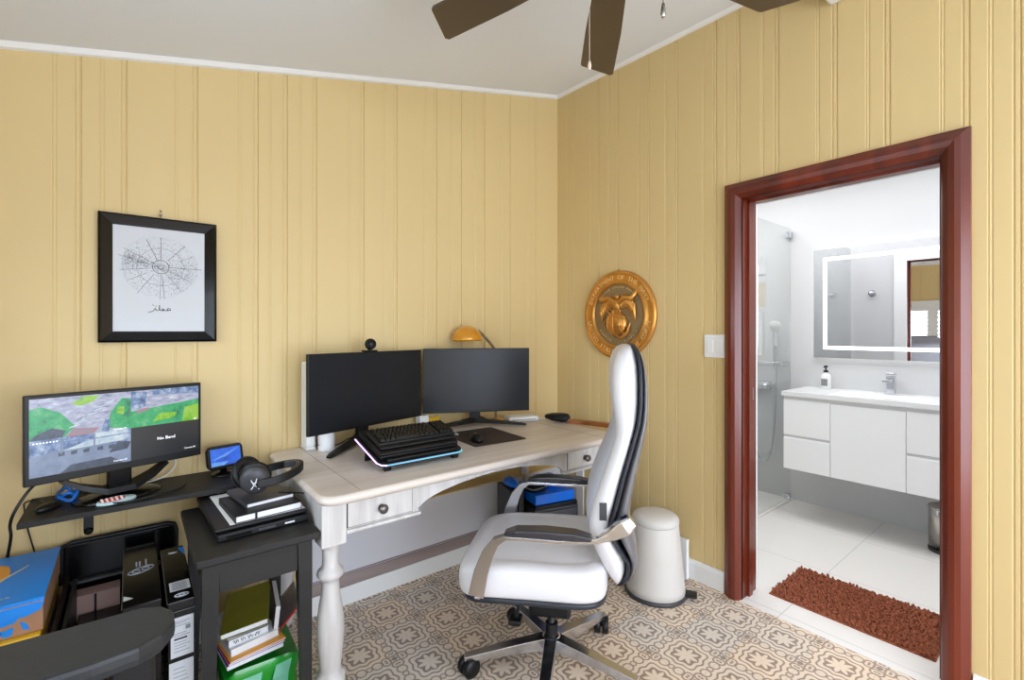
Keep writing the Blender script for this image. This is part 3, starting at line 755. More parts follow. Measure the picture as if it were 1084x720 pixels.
# desk lamp
l = thing('desk_lamp', 'amber domed desk lamp standing behind the right monitor', 'lamp', (-.60, -.085, .7605))
b = B(); b.lathe([(0, 0), (.055, 0), (.057, .006), (.05, .014), (.012, .02), (0, .02)], 36); b.obj('base', M['amber'], l)
b = B(); b.tube([(0, 0, .018), (.0, 0, .30), (.0, 0, .40), (-.012, .0, .44), (-.05, .0, .480), (-.10, 0, .526), (-.13, 0, .545)], .008, 10); b.obj('arm', M['bronzed'], l)
b = B(); dome = [(.088, .0), (.090, .0), (.088, .015), (.080, .038), (.066, .058), (.046, .073), (.024, .082), (0, .085)]
b.lathe(dome+[(0, .082), (.022, .079), (.045, .07), (.064, .055), (.077, .036), (.085, .015), (.087, .0)], 40, 0, T(-.205, 0, .487, 0, R(-2), 0), cap=False); b.obj('lamp_shade', M['amber'], l)
b = B(); b.lathe([(0, 0), (.02, 0), (.022, -.02), (.014, -.045), (0, -.05)], 20, 0, T(-.205, 0, .555)); b.obj('bulb', M['white'], l)

# laptop stand, laptop, keyboard (tilted back)
PR = (R(13), 0, 0); PL = (-1.568, -.645, .785)
s = thing('cooling_stand', 'black slanted laptop stand with glowing blue and violet edge', 'laptop stand', PL, rot=PR)
b = B(); b.prism(rrect(0, .375, 0, .285, .03), -.006, .0095); b.obj('tray', M['black'], s)
b = B(); pts = rrect(-.002, .377, -.002, .287, .032)
fr = [p for p in pts if p[1] < .03]
b.tube([(.345, -.002, .002)]+[(.30-.26*i/5, -.002, .002) for i in range(6)]+[(.028, -.002, .002)], .0032, 8); b.tube([(.345, -.002, .002), (.368, .004, .002), (.377, .03, .002), (.377, .08, .002)], .0032, 8); b.obj('front_light', M['rgbstrip'], s)
b = B(); b.tube([(.028, -.002, .002), (.008, .006, .002), (-.002, .03, .002), (-.002, .26, .002)], .0032, 8); b.obj('side_light', M['rgbpurple'], s)
b = B(); b.box(.03, .345, .005, .018, .009, .020, 0, .003); b.obj('front_lip', M['black'], s)
for lx in (.02, .325):
    b = B(); b.box(lx, lx+.03, .19, .20, -.070, 0, 0, .002); b.box(lx, lx+.03, .02, .28, -.014, -.006, 0, .003); b.box(lx, lx+.03, .004, .02, -.0255, -.006, 0, .002); b.obj('leg', M['black'], s)
s = thing('closed_laptop', 'closed black laptop lying on the glowing stand under the keyboard', 'laptop', PL, rot=PR)
b = B(); b.box(.012, .362, .030, .262, .011, .026, 0, .004); b.obj('base', M['black'], s)
b = B(); b.box(.012, .362, .030, .262, .027, .037, 0, .004); b.obj('lid', M['black'], s)
for hx in (.08, .25): B().lathe([(.005, 0), (.005, .05)], 12, 0, T(hx, .262, .026, 0, R(90), 0)).obj('hinge', M['black'], s)
k = thing('keyboard', 'black full size keyboard resting on top of the closed laptop', 'keyboard', PL, rot=PR)
b = B(); b.box(.022, .372, .075, .215, .038, .058, 0, .005); b.box(.022, .372, .055, .08, .038, .048, 0, .004); b.obj('case', M['black'], k)
b = B()
kx0, ky0, kp = .032, .086, .0188
for r_ in range(6):
    y = ky0+r_*kp+(0.003 if r_ == 5 else 0); x = kx0
    row = [1.25, 1.25, 1.25, 6.25, 1.25, 1.25, 1.25, 1.25] if r_ == 0 else ([2.25]+[1]*10+[2.75] if r_ == 1 else [1.75]+[1]*11+[2.25] if r_ == 2 else [1.5]+[1]*12+[1.5] if r_ == 3 else [1]*13+[2] if r_ == 4 else [1, .5]+[1]*13)
    u = .262/15
    for ww in row:
        if ww != .5:
            x0_, x1_, y0_, y1_ = x+.0015, x+ww*u-.0015, y+.0012, y+kp-.0015
            vs = [(x0_, y0_, .058), (x1_, y0_, .058), (x1_, y1_, .058), (x0_, y1_, .058), (x0_+.0015, y0_+.002, .067), (x1_-.0015, y0_+.002, .067), (x1_-.0015, y1_-.0012, .068), (x0_+.0015, y1_-.0012, .068)]
            b.add(vs, [(0, 1, 5, 4), (1, 2, 6, 5), (2, 3, 7, 6), (3, 0, 4, 7), (4, 5, 6, 7)])
        x += ww*u
    for c_ in range(4):
        x0_ = .302+c_*.0165; b.add([(x0_+dx, y+dy, dz) for dx, dy, dz in ((.001, .001, .058), (.015, .001, .058), (.015, .017, .058), (.001, .017, .058), (.0025, .003, .067), (.0135, .003, .067), (.0135, .0155, .068), (.0025, .0155, .068))], [(0, 1, 5, 4), (1, 2, 6, 5), (2, 3, 7, 6), (3, 0, 4, 7), (4, 5, 6, 7)])
b.obj('keycaps', M['black'], k)

# mouse pad, mouse
s = B(); s.prism(rrect(-.15, .15, -.17, .17, .012), 0, .003); o = s.obj('mouse_pad', mat('dark_brown_mat', (58, 46, 42), .8, scale=150, bump=.1), None, (-.895, -.375, .7606), (0, 0, R(-4))); tag(o, 'dark brown rectangular mouse pad on the pale desk top', 'mouse pad')
ms = thing('computer_mouse', 'black computer mouse resting on the brown mat', 'mouse', (-.985, -.445, .7637), R(-20))
b = B(); rings = []
for z, sc in ((0, .9), (.006, 1), (.016, .98), (.026, .82), (.033, .5), (.0355, .15)):
    rings.append([(.031*sc*math.cos(a)*(1+.06*math.sin(a)), .056*sc*math.sin(a)-.004*(1-sc), z) for a in [2*pi*i/24 for i in range(24)]])
b.loft(rings); b.obj('body', M['black'], ms)
b = B(); b.lathe([(0, -.004), (.008, -.004), (.008, .004), (0, .004)], 16, 0, T(0, .03, .027, 0, R(90), 0)); b.obj('scroll_wheel', M['grey'], ms)
b = B(); b.box(-.0006, .0006, .012, .052, .018, .032); b.obj('button_gap', M['blackg'], ms)

# white tower + cylinders at left back of the desk
s = thing('white_router', 'tall slim white router standing behind left desk monitor', 'router', (-1.668, -.068, .7605), R(0))
b = B(); b.box(-.0215, .0215, -.045, .045, .012, .40, 0, .010); b.obj('body', M['white'], s)
b = B(); b.box(-.022, .022, -.045, .045, 0, .014, 0, .005); b.obj('base', M['white'], s)
s = thing('white_canister', 'short white cylindrical canister beside the slim white router', 'canister', (-1.612, -.150, .7605))
b = B(); b.lathe([(0, 0), (.035, 0), (.036, .004), (.036, .095), (.034, .10)], 32, cap=False); b.obj('body', M['paper'], s)
b = B(); b.lathe([(.036, .095), (.0375, .097), (.0375, .112), (.034, .116), (0, .117)], 32, cap=False); b.obj('lid', M['white'], s)
b = B(); b.tube([(-.036, -.012, .03), (-.045, -.02, .03), (-.046, -.02, .075), (-.036, -.012, .08)], .002); b.obj('pull_cord', M['dgrey'], s)

# router + papers at right back
s = thing('white_router', 'low white network box behind the right monitor foot', 'router', (-.452, -.155, .7605), R(-20))
b = B(); b.box(-.10, .09, -.055, .055, .0, .030, 0, .010); b.obj('body', M['white'], s)
b = B(); b.box(-.08, .07, -.0565, -.054, .010, .014); b.obj('light_slot', M['grey'], s)
b = B()
for i in range(3): b.box(-.06, .06, -.04, .04, .0006*i, .0006*i+.0005, 0, 0, T(0, 0, 0, 0, 0, R(8*i)))
o = b.obj('paper_sheets', M['paper'], None, (-.36, -.165, .7608), (0, 0, R(-15))); tag(o, 'few loose white paper sheets right of the low network box', 'papers')
s = tag(B().box(-.04, .04, -.002, .002, 0, .06, 0, .001).obj('sticky_note_block', M['yellow'], None, (-.985, -.02, .7602), (R(0), 0, R(10))), 'bright yellow card standing behind the gap between both monitors', 'card')
s = tag(B().box(-.03, .03, -.022, .022, 0, .085, 0, .006).obj('white_power_adapter', M['white'], None, (-1.07, -.045, .7604), (0, 0, R(10))), 'white power adapter block behind the keyboard', 'adapter')

# bar with pad near right edge
s = thing('wooden_bar', 'brown wooden bar with black padded end along desk right edge', 'bar', (-.345, -.285, .7605), R(-68))
b = B(); b.band([(.11, .0, .012), (.20, .008, .012), (.30, .0, .012), (.385, -.012, .012)], [.018, .016, .018, .02], .0115, (0, 1, 0)); b.obj('wooden_rail', M['brownwood'], s)
b = B(); rings = []
for x, sy, sz in ((-.03, .006, .006), (-.02, .02, .014), (.02, .034, .024), (.08, .038, .028), (.115, .034, .026), (.125, .02, .016)):
    rings.append([(x, sy*math.cos(a), .0285+sz*math.sin(a)) for a in [2*pi*i/18 for i in range(18)]])
b.loft(rings); b.obj('padded_end', M['black'], s)

# cables on desk
def cable(name, pts, r, m, label, par=None):
    # Catmull-Rom
    P_ = [Vector(p) for p in pts]; out = []
    for i in range(len(P_)-1):
        p0 = P_[max(i-1, 0)]; p1 = P_[i]; p2 = P_[i+1]; p3 = P_[min(i+2, len(P_)-1)]
        for k_ in range(8):
            t = k_/8; out.append(.5*((2*p1)+(-p0+p2)*t+(2*p0-5*p1+4*p2-p3)*t*t+(-p0+3*p1-3*p2+p3)*t**3))
    out.append(P_[-1]); b = B().tube(out, r, 8); o = b.obj(name, m, par)
    if not par: tag(o, label, 'cable')
    return o
zd = .7645
cable('monitor_cable', [(-.55, -.20, zd), (-.62, -.10, zd), (-.70, -.07, .80), (-.76, -.09, .83), (-.72, -.05, zd+.01), (-.60, -.06, zd)], .003, M['cable'], 'black cable looping behind the right monitor foot')
cable('monitor_cable', [(-1.62, -.06, zd), (-1.54, -.09, zd), (-1.46, -.04, zd+.01), (-1.38, -.06, zd), (-1.25, -.03, zd), (-1.1, -.12, .78), (-.98, -.09, zd)], .003, M['cable'], 'black cable lying behind the left monitor foot')
cable('white_cable', [(-1.20, -.10, zd), (-1.12, -.14, .80), (-1.04, -.20, .775), (-.99, -.28, zd+.003), (-.95, -.15, zd), (-.90, -.05, zd)], .0025, M['wcable'], 'thin white cable behind the keyboard between both monitors')

# ================================================================== OFFICE CHAIR
ch = thing('office_chair', 'white leather high back office chair with chrome arms at desk', 'office chair', (-.99, -.985, 0))
fx, fy = -.660, .751
ch.rotation_euler = (0, 0, math.atan2(-fx, fy))
# --- base
b = B(); b.lathe([(0, .08), (.035, .08), (.04, .09), (.04, .125), (.03, .135), (0, .135)], 24); hub = b.obj('base_hub', M['metal'], ch)
A0 = -140
bx_, by_ = [v for v in (Matrix.Rotation(-ch.rotation_euler.z, 3, 'Z') @ Vector((-.050, -.045, 0)))[:2]]
hub.location = (bx_, by_, 0)
for i in range(5):
    a = R(A0+72*i)-ch.rotation_euler.z; ca, sa = math.cos(a), math.sin(a); ax = (-sa, ca, 0)
    b = B(); b.band([(ca*.02+bx_, sa*.02+by_, .108), (ca*.15+bx_, sa*.15+by_, .094), (ca*.30+bx_, sa*.30+by_, .074), (ca*.335+bx_, sa*.335+by_, .070)], [.024, .021, .018, .016], [.024, .018, .011, .009], ax)
    lg = b.obj('base_leg', M['metal'], ch, bevel=.003)
    b = B()
    for sg in (-1, 1): b.lathe([(0, 0), (.031, 0), (.0355, .005), (.0355, .020), (.031, .026), (0, .026)], 24, 0, T(ca*.305-sa*.004*sg, sa*.305+ca*.004*sg, .0295, R(-90)*sg, 0, a) if False else Matrix.Translation((ca*.318+bx_, sa*.318+by_, .0363)) @ Matrix.Rotation(a+R(35), 4, 'Z') @ Matrix.Rotation(R(90)*sg, 4, 'X') @ Matrix.Translation((0, 0, .004)))
    b.tube([(ca*.318+bx_, sa*.318+by_, .03), (ca*.318+bx_, sa*.318+by_, .07)], .007); b.obj('caster', M['black'], ch)
b = B(); b.tube([(bx_, by_, .12), (bx_, by_, .18)], .024, 24); b.tube([(bx_, by_, .17), (0, 0, .30)], .015, 20); b.obj('gas_lift', M['black'], ch)
b = B(); b.box(-.075, .075, -.075, .09, .192, .25, 0, .015); b.box(-.095, .095, -.10, .12, .24, .340, 0, .02); b.obj('tilt_mechanism', M['black'], ch)
b = B(); b.band([(-.06, .10, .30), (-.065, .125, .24), (-.07, .135, .19)], .012, .006, (1, 0, 0)); b.box(-.10, -.04, .115, .165, .165, .185, 0, .006); b.obj('lever', M['black'], ch)
# --- seat
def sup(hw, y0, y1, z, n=40, e=3.2, dz=None):
    out = []; cy_ = (y0+y1)/2; hy = (y1-y0)/2
    for i in range(n):
        a = 2*pi*i/n; c_, s_ = math.cos(a), math.sin(a)
        x = hw*math.copysign(abs(c_)**(2/e), c_); y = cy_+hy*math.copysign(abs(s_)**(2/e), s_)
        out.append((x, y, z+(dz(x, y) if dz else 0)))
    return out
droop = lambda x, y: -.026*max(0, (y-.08)/.26)**2
b = B(); b.loft([sup(.245, -.20, .305, .340, e=5, dz=droop), sup(.264, -.212, .324, .346, e=5, dz=droop), sup(.266, -.213, .327, .362, e=5, dz=droop), sup(.25, -.20, .31, .366, e=5, dz=droop)]); b.obj('seat_shell', M['pipe'], ch)
b = B()
b.loft([sup(.25, -.20, .31, .362, e=5.5, dz=droop), sup(.268, -.213, .331, .366, e=5.5, dz=droop), sup(.276, -.213, .341, .392, e=5.5, dz=droop), sup(.276, -.213, .341, .44, e=5.5, dz=droop), sup(.270, -.210, .334, .465, e=5.5, dz=droop), sup(.252, -.20, .315, .477, e=5.5, dz=droop), sup(.218, -.18, .275, .479, e=5, dz=droop), sup(.207, -.17, .26, .474, e=5, dz=droop), sup(.19, -.16, .24, .477, e=5, dz=droop), sup(.10, -.11, .14, .481, e=4), sup(.02, -.02, .03, .481)])
b.obj('seat_cushion', M['leather'], ch, sub=1)
# --- back: lofted cushion, piping and shell
ST = [  # z, front, piping, shell outer, half width
 (1.252, -.285, -.300, -.306, .10), (1.247, -.262, -.304, -.314, .15), (1.225, -.238, -.312, -.328, .195), (1.18, -.225, -.320, -.342, .218), (1.12, -.221, -.322, -.350, .228), (1.05, -.225, -.321, -.352, .233),
 (.985, -.236, -.314, -.350, .236), (.94, -.238, -.302, -.342, .238), (.88, -.220, -.286, -.330, .240), (.82, -.198, -.268, -.316, .243), (.75, -.175, -.250, -.302, .246), (.69, -.156, -.235, -.293, .247), (.63, -.142, -.217, -.288, .246),
 (.59, -.145, -.226, -.298, .243), (.55, -.158, -.248, -.310, .238), (.50, -.178, -.280, -.322, .228), (.45, -.203, -.278, -.308, .212), (.41, -.222, -.262, -.285, .19), (.385, -.236, -.250, -.262, .15)]
rings = []
for z, f, p, sh, hw in ST:
    rc = min(.034, (f-p)*.5)*(1 if z > .42 else .3); rc *= .35 if z > 1.0 else 1
    p += .004
    q = [(-hw, p), (-hw-.002, p+(f-p)*.55), (-hw+.012, f-.012), (-hw+.035, f), (-hw+.062, f-.004), (-hw+.085, f-rc), (-hw*.35, f-rc*1.15), (0, f-rc*1.2)]
    q = q+[(-x, y) for x, y in reversed(q[:-1])]+[(hw*.5, p), (0, p), (-hw*.5, p)]
    rings.append([(x, y, z) for x, y in q])
b = B(); b.loft(rings); b.obj('back_cushion', M['leather'], ch, sub=1)
rings = []
for z, bul, hw in ((1.04, -.03, .10), (1.02, -.012, .150), (.96, .000, .168), (.88, .012, .172), (.80, .020, .175), (.72, .022, .178), (.64, .018, .178), (.57, .012, .172), (.50, .0, .155), (.46, -.02, .12)):
    f = [(a[1]+(b_[1]-a[1])*(z-a[0])/(b_[0]-a[0])) for a, b_ in zip(ST[:-1], ST[1:]) if b_[0] <= z <= a[0]][0]
    rings.append([(hw*c_, f+bul+(-.02 if abs(c_) > .98 else 0)-.012*abs(c_)**3, z) for c_ in (-1, -.85, -.5, 0, .5, .85, 1)]+[(hw, f-.06, z), (-hw, f-.06, z)])
b = B(); b.loft(rings); b.obj('lumbar_pad', M['greymesh'], ch, sub=1)
rings = []
for z, f, p, sh, hw in ST:
    hw2 = hw+.001; q = [(-hw2, p+.006), (-hw2-.003, p), (-hw2, p-.004), (hw2, p-.004), (hw2+.003, p), (hw2, p+.006)]
    rings.append([(x, y, z+(.003 if z > 1.24 else 0)) for x, y in q])
b = B(); b.loft(rings); b.obj('piping', M['pipe'], ch)
rings = []
for z, f, p, sh, hw in ST:
    p2 = p-.006; q = [(-hw, p2), (-hw*.97, p2+(sh-p2)*.55), (-hw*.86, sh+(p2-sh)*.12), (-hw*.5, sh), (0, sh-.002), (hw*.5, sh), (hw*.86, sh+(p2-sh)*.12), (hw*.97, p2+(sh-p2)*.55), (hw, p2)]
    rings.append([(x, y, z) for x, y in q])
b = B(); b.loft(rings); b.obj('back_shell', M['shell'], ch, sub=1)
b = B(); b.box(-.2505, -.2470, -.205, -.180, .655, .715, 0, 0, T(0, 0, 0)); b.obj('brand_tag', M['dgrey'], ch)
# --- arms
for sg in (-1, 1):
    x = sg*.295
    b = B(); path = [(x, -.265, .655), (x, -.225, .628), (x, -.17, .606), (x, -.05, .596), (x, .07, .597), (x, .135, .596), (x, .17, .578), (x, .198, .535), (x, .222, .47), (x, .240, .385)]
    b.band(path, [.012, .012, .014, .018, .018, .018, .016, .014, .013, .012], [.016, .013, .008, .006, .006, .007, .014, .021, .025, .027], (1, 0, 0)); b.obj('arm_frame', M['metal'], ch, bevel=.002)
    b = B(); b.band([(x, -.155, .612), (x, -.10, .618), (x, 0, .620), (x, .10, .617), (x, .14, .609)], [.020, .028, .030, .028, .020], [.008, .013, .014, .012, .006], (1, 0, 0)); b.obj('arm_pad', M['armpad'], ch, bevel=.006)
    b = B(); b.band([(sg*.292, -.185, .612), (sg*.290, -.225, .632), (sg*.286, -.262, .655), (sg*.280, -.288, .678)], [.014, .018, .022, .022], [.012, .020, .027, .018], (1, 0, 0)); b.obj('arm_bracket', M['metal'], ch, bevel=.006)
    b = B(); b.box(min(sg*.18, sg*.29), max(sg*.18, sg*.29), .228, .250, .366, .376, 0, .003); b.obj('arm_mount', M['metal'], ch)

# ================================================================== WASTE BIN
s = thing('pedal_bin', 'tapered white pedal bin with domed lid near the right wall', 'bin', (-.262, -.965, 0), R(-150))
b = B(); b.lathe([(0, .012), (.143, .012), (.140, .05), (.124, .22), (.112, .345), (.11, .35), (0, .35)], 48); b.obj('body', M['binw'], s)
b = B(); b.lathe([(0, 0), (.147, 0), (.149, .004), (.149, .014), (.144, .02), (0, .02)], 48); b.obj('base_ring', M['dgrey'], s)
b = B(); b.lathe([(0, .351), (.112, .351), (.114, .356), (.113, .372), (.104, .386), (.08, .395), (.04, .40), (0, .401)], 48, cap=False); b.obj('lid', M['binw'], s)
b = B(); b.box(-.03, .03, .135, .195, .012, .024, 0, .005); b.obj('pedal', M['black'], s)
o = tag(B().box(-.012, .012, -.13, .13, 0, .205, 0, .002).obj('leaning_board', M['paper'], None, (-.030, -.875, .0005), (0, 0, 0)), 'low white board standing between pedal bin and right wall', 'board')
o = B().box(-.014, 0, -.25, -.19, .1, .46, 0, .002).obj('trim_7', M['white']); o['kind'] = 'structure'

# ================================================================== UNDER DESK STACK
RZ = R(-15); SX, SY = -.640, -.490
s = thing('drawer_tower', 'small dark grey drawer unit standing under right of desk', 'drawer unit', (SX, SY, 0), RZ)
b = B(); b.box(0, .27, .012, .30, .01, .345, 0, .004); b.obj('body', M['dgrey'], s)
for z in (.02, .128, .236):
    b = B(); b.box(.008, .262, 0, .02, z, z+.098, 0, .004); dd = b.obj('drawer', M['dgrey'], s); B().box(.105, .165, -.01, .002, z+.06, z+.07, 0, .002).obj('handle', M['black'], dd)
o = tag(B().box(0, .265, 0, .29, 0, .022, 0, .004).obj('black_folder', M['black'], None, (SX+.002, SY+.004, .3462), (0, 0, RZ+.03)), 'flat black folder directly on top of the drawer unit', 'folder')
s = thing('blue_document_box', 'bright blue plastic document box on black folder under desk', 'document box', (SX+.01, SY+.01, .3690), RZ+.05)
b = B(); b.box(0, .25, 0, .26, 0, .05, 0, .006); b.obj('body', M['bluefold'], s)
b = B(); b.box(-.002, .252, -.002, .262, .05, .056, 0, .002); b.box(.13, .25, .08, .26, .056, .085, 0, .012); b.obj('lid', M['bluefold'], s)
s = thing('black_pouch', 'black zipped pouch lying on the blue document box', 'pouch', (SX+.02, SY+.06, .4256), RZ+.2)
b = B(); rings = [[(.05+.062*sc*math.copysign(abs(math.cos(a))**.7, math.cos(a)), .04+.06*sc*math.copysign(abs(math.sin(a))**.7, math.sin(a)), z) for a in [2*pi*i/24 for i in range(24)]] for z, sc in ((0, .9), (.008, 1), (.02, .97), (.032, .8), (.036, .4))]
b.loft(rings); b.obj('body', M['black'], s)
b = B(); b.tube([(-.012, .04, .022), (.0, -.015, .02), (.05, -.019, .02), (.10, -.015, .02), (.112, .04, .022)], .002); b.obj('zipper', M['grey'], s)
b = B(); rings = []
rnd = random.Random(5); N_ = 7; vs = []; fs = []
for i in range(N_):
    for j in range(N_): vs.append((i*.028, j*.02, .003+.018*rnd.random()))
for i in range(N_-1):
    for j in range(N_-1): a = i*N_+j; fs.append((a, a+N_, a+N_+1, a+1))
b.add(vs, fs); o = b.obj('crumpled_paper', M['paper'], None, (SX+.06, SY+.02, .462), (0, 0, RZ)); sm = o.modifiers.new('s', 'SOLIDIFY'); sm.thickness = .001
tag(o, 'crumpled white paper on top of the black pouch under desk', 'paper')
for i in range(2):
    o = tag(B().box(0, .03, 0, .22, 0, .43+.01*i, 0, .002).obj('ring_binder', M['black'] if i % 2 else M['dgrey'], None, (SX-.075+.034*i, SY+.10-.01*i, 0.0005), (0, 0, RZ)),
            ['dark grey binder left of the black binder under desk', 'black binder touching the drawer unit under desk'][i], 'binder', 'binders beside the drawer unit')
s = thing('blue_plastic_bag', 'crumpled blue plastic bag stuffed on the binders under desk', 'bag', (SX-.012, SY+.19, .4465), RZ)
b = B(); rings = []
for z, sc in ((0, .8), (.008, 1), (.020, .9), (.034, .6), (.038, .2)):
    rings.append([(.040*sc*math.cos(a)*(1+.12*math.sin(5*a+z*60)), .08*sc*math.sin(a)*(1+.1*math.cos(4*a)), z) for a in [2*pi*i/26 for i in range(26)]])
b.loft(rings); b.obj('bag_body', M['bluefold'], s)

# ================================================================== WALL SHELF + CCTV
s = thing('floating_shelf', 'narrow black wall shelf holding the camera feed monitor', 'shelf', (-2.25, 0, .694))
b = B(); b.box(-.325, .33, -.285, -.001, 0, .018, 0, .0015); b.obj('shelf_board', M['blackw'], s)
for xx in (-.168, .20):
    b = B(); b.box(xx-.013, xx+.013, -.16, -.145, -.085, 0, 0, .002); b.lathe([(0, -.0075), (.013, -.0075), (.013, .0075), (0, .0075)], 20, 0, T(xx, -.1525, -.085, R(90), 0, 0)); b.box(xx-.010, xx+.010, -.15, -.001, -.03, -.018, 0); b.obj('bracket', M['black'], s)

cc = thing('surveillance_monitor', 'monitor on wall shelf showing four security camera views', 'monitor', (-2.3255, -.19, .712), R(15.8))
w, zb, zt_ = .494, .100, .386
b = B(); b.box(-w/2, w/2, 0, .022, zb, zt_, 0, .003); b.box(-w*.34, w*.34, .022, .05, zb+.04, zt_-.05, 0, .015); b.obj('housing', M['black'], cc)
b = B(); b.box(-.035, .035, .03, .05, .012, zb+.12, 0, .006); b.obj('neck', M['blackg'], cc)
b = B(); b.lathe([(0, 0), (.125, 0), (.128, .004), (.11, .010), (.04, .014), (0, .014)], 40, 0, T(.0, .045, 0), sy=.72); b.obj('base', M['blackg'], cc)
b = B(); b.band([(-.15, .06, .085), (-.10, .05, .055), (-.04, .04, .03), (.04, .04, .03), (.10, .05, .055), (.15, .06, .088)], [.02, .03, .035, .035, .03, .02], [.006, .008, .010, .010, .008, .006], (0, 1, 0)); b.obj('stand_arm', M['black'], cc)
sx0, sx1, sz0, sz1 = -w/2+.012, w/2-.010, zb+.026, zt_-.012
mxx = sx0+(sx1-sx0)*.545; mz = sz0+(sz1-sz0)*.47
SCM = [screen_mat('feed_grass', [(30, 120, 90), (40, 176, 110), (60, 190, 120), (130, 200, 150)], .8, 22), screen_mat('feed_road', [(130, 136, 170), (170, 176, 205), (190, 196, 222), (232, 234, 246)], .85, 30, (1, 1, 2.5)),
       screen_mat('feed_lime', [(90, 180, 40), (150, 215, 50), (180, 215, 110)], .8, 30), screen_mat('feed_patio', [(118, 134, 166), (150, 166, 198)], .85, 14),
       screen_mat('feed_bright', [(160, 190, 215), (235, 245, 250)], .85, 26), screen_mat('feed_blueish', [(60, 90, 140), (120, 150, 200), (200, 215, 235)], .8, 40),
       screen_mat('feed_black', [(24, 28, 36), (30, 34, 44)], .6, 5), M['swhite'], screen_mat('feed_brick', [(190, 130, 140), (150, 150, 170)], .8, 40), screen_mat('feed_dark', [(50, 62, 84), (80, 96, 122)], .8, 40)]
b = B()
def quad(x0, x1, z0, z1, mi, ly=0):
    b.add([(x0, -.001-ly*.0002, z0), (x1, -.001-ly*.0002, z0), (x1, -.001-ly*.0002, z1), (x0, -.001-ly*.0002, z1)], [(0, 1, 2, 3)], mi)
def poly(pts, mi, ly, x0, x1, z0, z1):
    b.add([(x0+(x1-x0)*u, -.001-ly*.0002, z0+(z1-z0)*v) for u, v in pts], [tuple(range(len(pts)))], mi)
# upper left: lane between lawns
q = (sx0, mxx, mz, sz1); quad(*q, 1)
poly([(0, .0), (.32, .0), (.42, .25), (.28, .62), (.1, .8), (0, .75)], 0, 1, *q); poly([(.74, .1), (1, .0), (1, .8), (.9, .85), (.78, .5)], 0, 1, *q); poly([(.38, .82), (.52, .98), (.66, .97), (.6, .82), (.46, .74)], 2, 1, *q)
poly([(0, .0), (.3, .0), (.33, .16), (.2, .26), (.05, .12)], 9, 2, *q); poly([(.33, .0), (.6, .0), (.66, .14), (.4, .2)], 8, 2, *q); poly([(.68, .0), (.76, .0), (.78, .3), (.72, .34)], 5, 2, *q)
poly([(.84, .45), (.92, .4), (.93, .62), (.86, .62)], 2, 2, *q)
for k_ in range(7): poly([(.36+.06*k_, .2+.09*k_), (.46+.06*k_, .26+.09*k_), (.46+.06*k_, .29+.09*k_), (.36+.06*k_, .23+.09*k_)], 4, 2, *q)
# upper right: lawn and road
q = (mxx, sx1, mz, sz1); quad(*q, 0)
poly([(0, .45), (1, .62), (1, 1), (0, 1)], 1, 1, *q); poly([(0, .5), (.2, .55), (.22, .95), (0, 1)], 5, 2, *q); poly([(.3, .85), (1, .8), (1, 1), (.3, 1)], 5, 2, *q)
poly([(.74, .0), (1, .0), (1, .48), (.78, .42)], 2, 2, *q); poly([(.08, .36), (.26, .46), (.24, .52), (.08, .46)], 8, 3, *q); poly([(.3, .1), (.62, .16), (.66, .3), (.4, .32)], 2, 2, *q)
# lower left: patio with furniture
q = (sx0, mxx, sz0, mz); quad(*q, 3)
poly([(0, .55), (.35, .68), (1, .62), (1, 1), (0, 1)], 5, 1, *q); poly([(.3, .62), (.55, .82), (.95, .86), (.92, .68)], 4, 2, *q); poly([(.6, .86), (.98, .9), (.96, 1), (.6, 1)], 4, 3, *q)
for u_ in (.26, .38, .50, .64, .76): poly([(u_, .48), (u_+.06, .49), (u_+.06, .6), (u_, .58)], 9, 3, *q)
poly([(.76, .36), (.96, .40), (1, .6), (.86, .66), (.8, .5)], 9, 3, *q); poly([(.28, 0), (.92, 0), (.78, .24), (.38, .2)], 9, 2, *q)
for u_ in (.28, .6): poly([(u_, .55), (u_+.02, .55), (u_+.02, 1), (u_, 1)], 3, 4, *q)
for k_ in range(8): poly([(.03+.03*k_, .9), (.045+.03*k_, .905), (.045+.03*k_, .935), (.03+.03*k_, .93)], 7, 4, *q)
# lower right: no signal
q = (mxx, sx1, sz0, mz); quad(*q, 6)
MT = Matrix(((1, 0, 0, 0), (0, 0, -1, -.0018), (0, 1, 0, 0), (0, 0, 0, 1)))
b.text('No Band', .016, 7, Matrix.Translation(((mxx+sx1)/2, 0, (sz0+mz)/2+.006)) @ MT, .0001)
b.text('Camera 04', .0085, 7, Matrix.Translation((sx1-.03, 0, sz0+.012)) @ MT, .0001); b.text('Camera 03', .0085, 7, Matrix.Translation((mxx-.03, 0, sz0+.010)) @ MT, .0001)
b.text('Camera 01', .0085, 7, Matrix.Translation((mxx-.03, 0, mz+.004)) @ MT, .0001); b.text('02', .0085, 7, Matrix.Translation((sx1-.012, 0, mz+.004)) @ MT, .0001)
b.obj('display', SCM, cc)
cable('power_cable', [(-2.50, -.16, .83), (-2.55, -.20, .80), (-2.585, -.22, .74), (-2.600, -.20, .69), (-2.612, -.10, .62), (-2.63, -.04, .52), (-2.64, -.03, .40), (-2.66, -.03, .2)], .0045, M['cable'], 'thick black cable hanging from left end of the wall shelf')
cable('thin_cable', [(-2.47, -.11, .79), (-2.50, -.12, .74), (-2.525, -.12, .7165), (-2.55, -.05, .7165), (-2.586, -.03, .71), (-2.590, -.03, .69), (-2.582, -.03, .62), (-2.56, -.02, .5)], .0025, M['cable'], 'thin black cable draped over shelf left end to the wall')
cable('monitor_cable', [(-2.19, -.06, .86), (-2.165, -.05, .78), (-2.19, -.04, .735), (-2.24, -.05, .72), (-2.30, -.06, .719)], .003, M['wcable'], 'pale cable looping behind right side of the camera monitor')
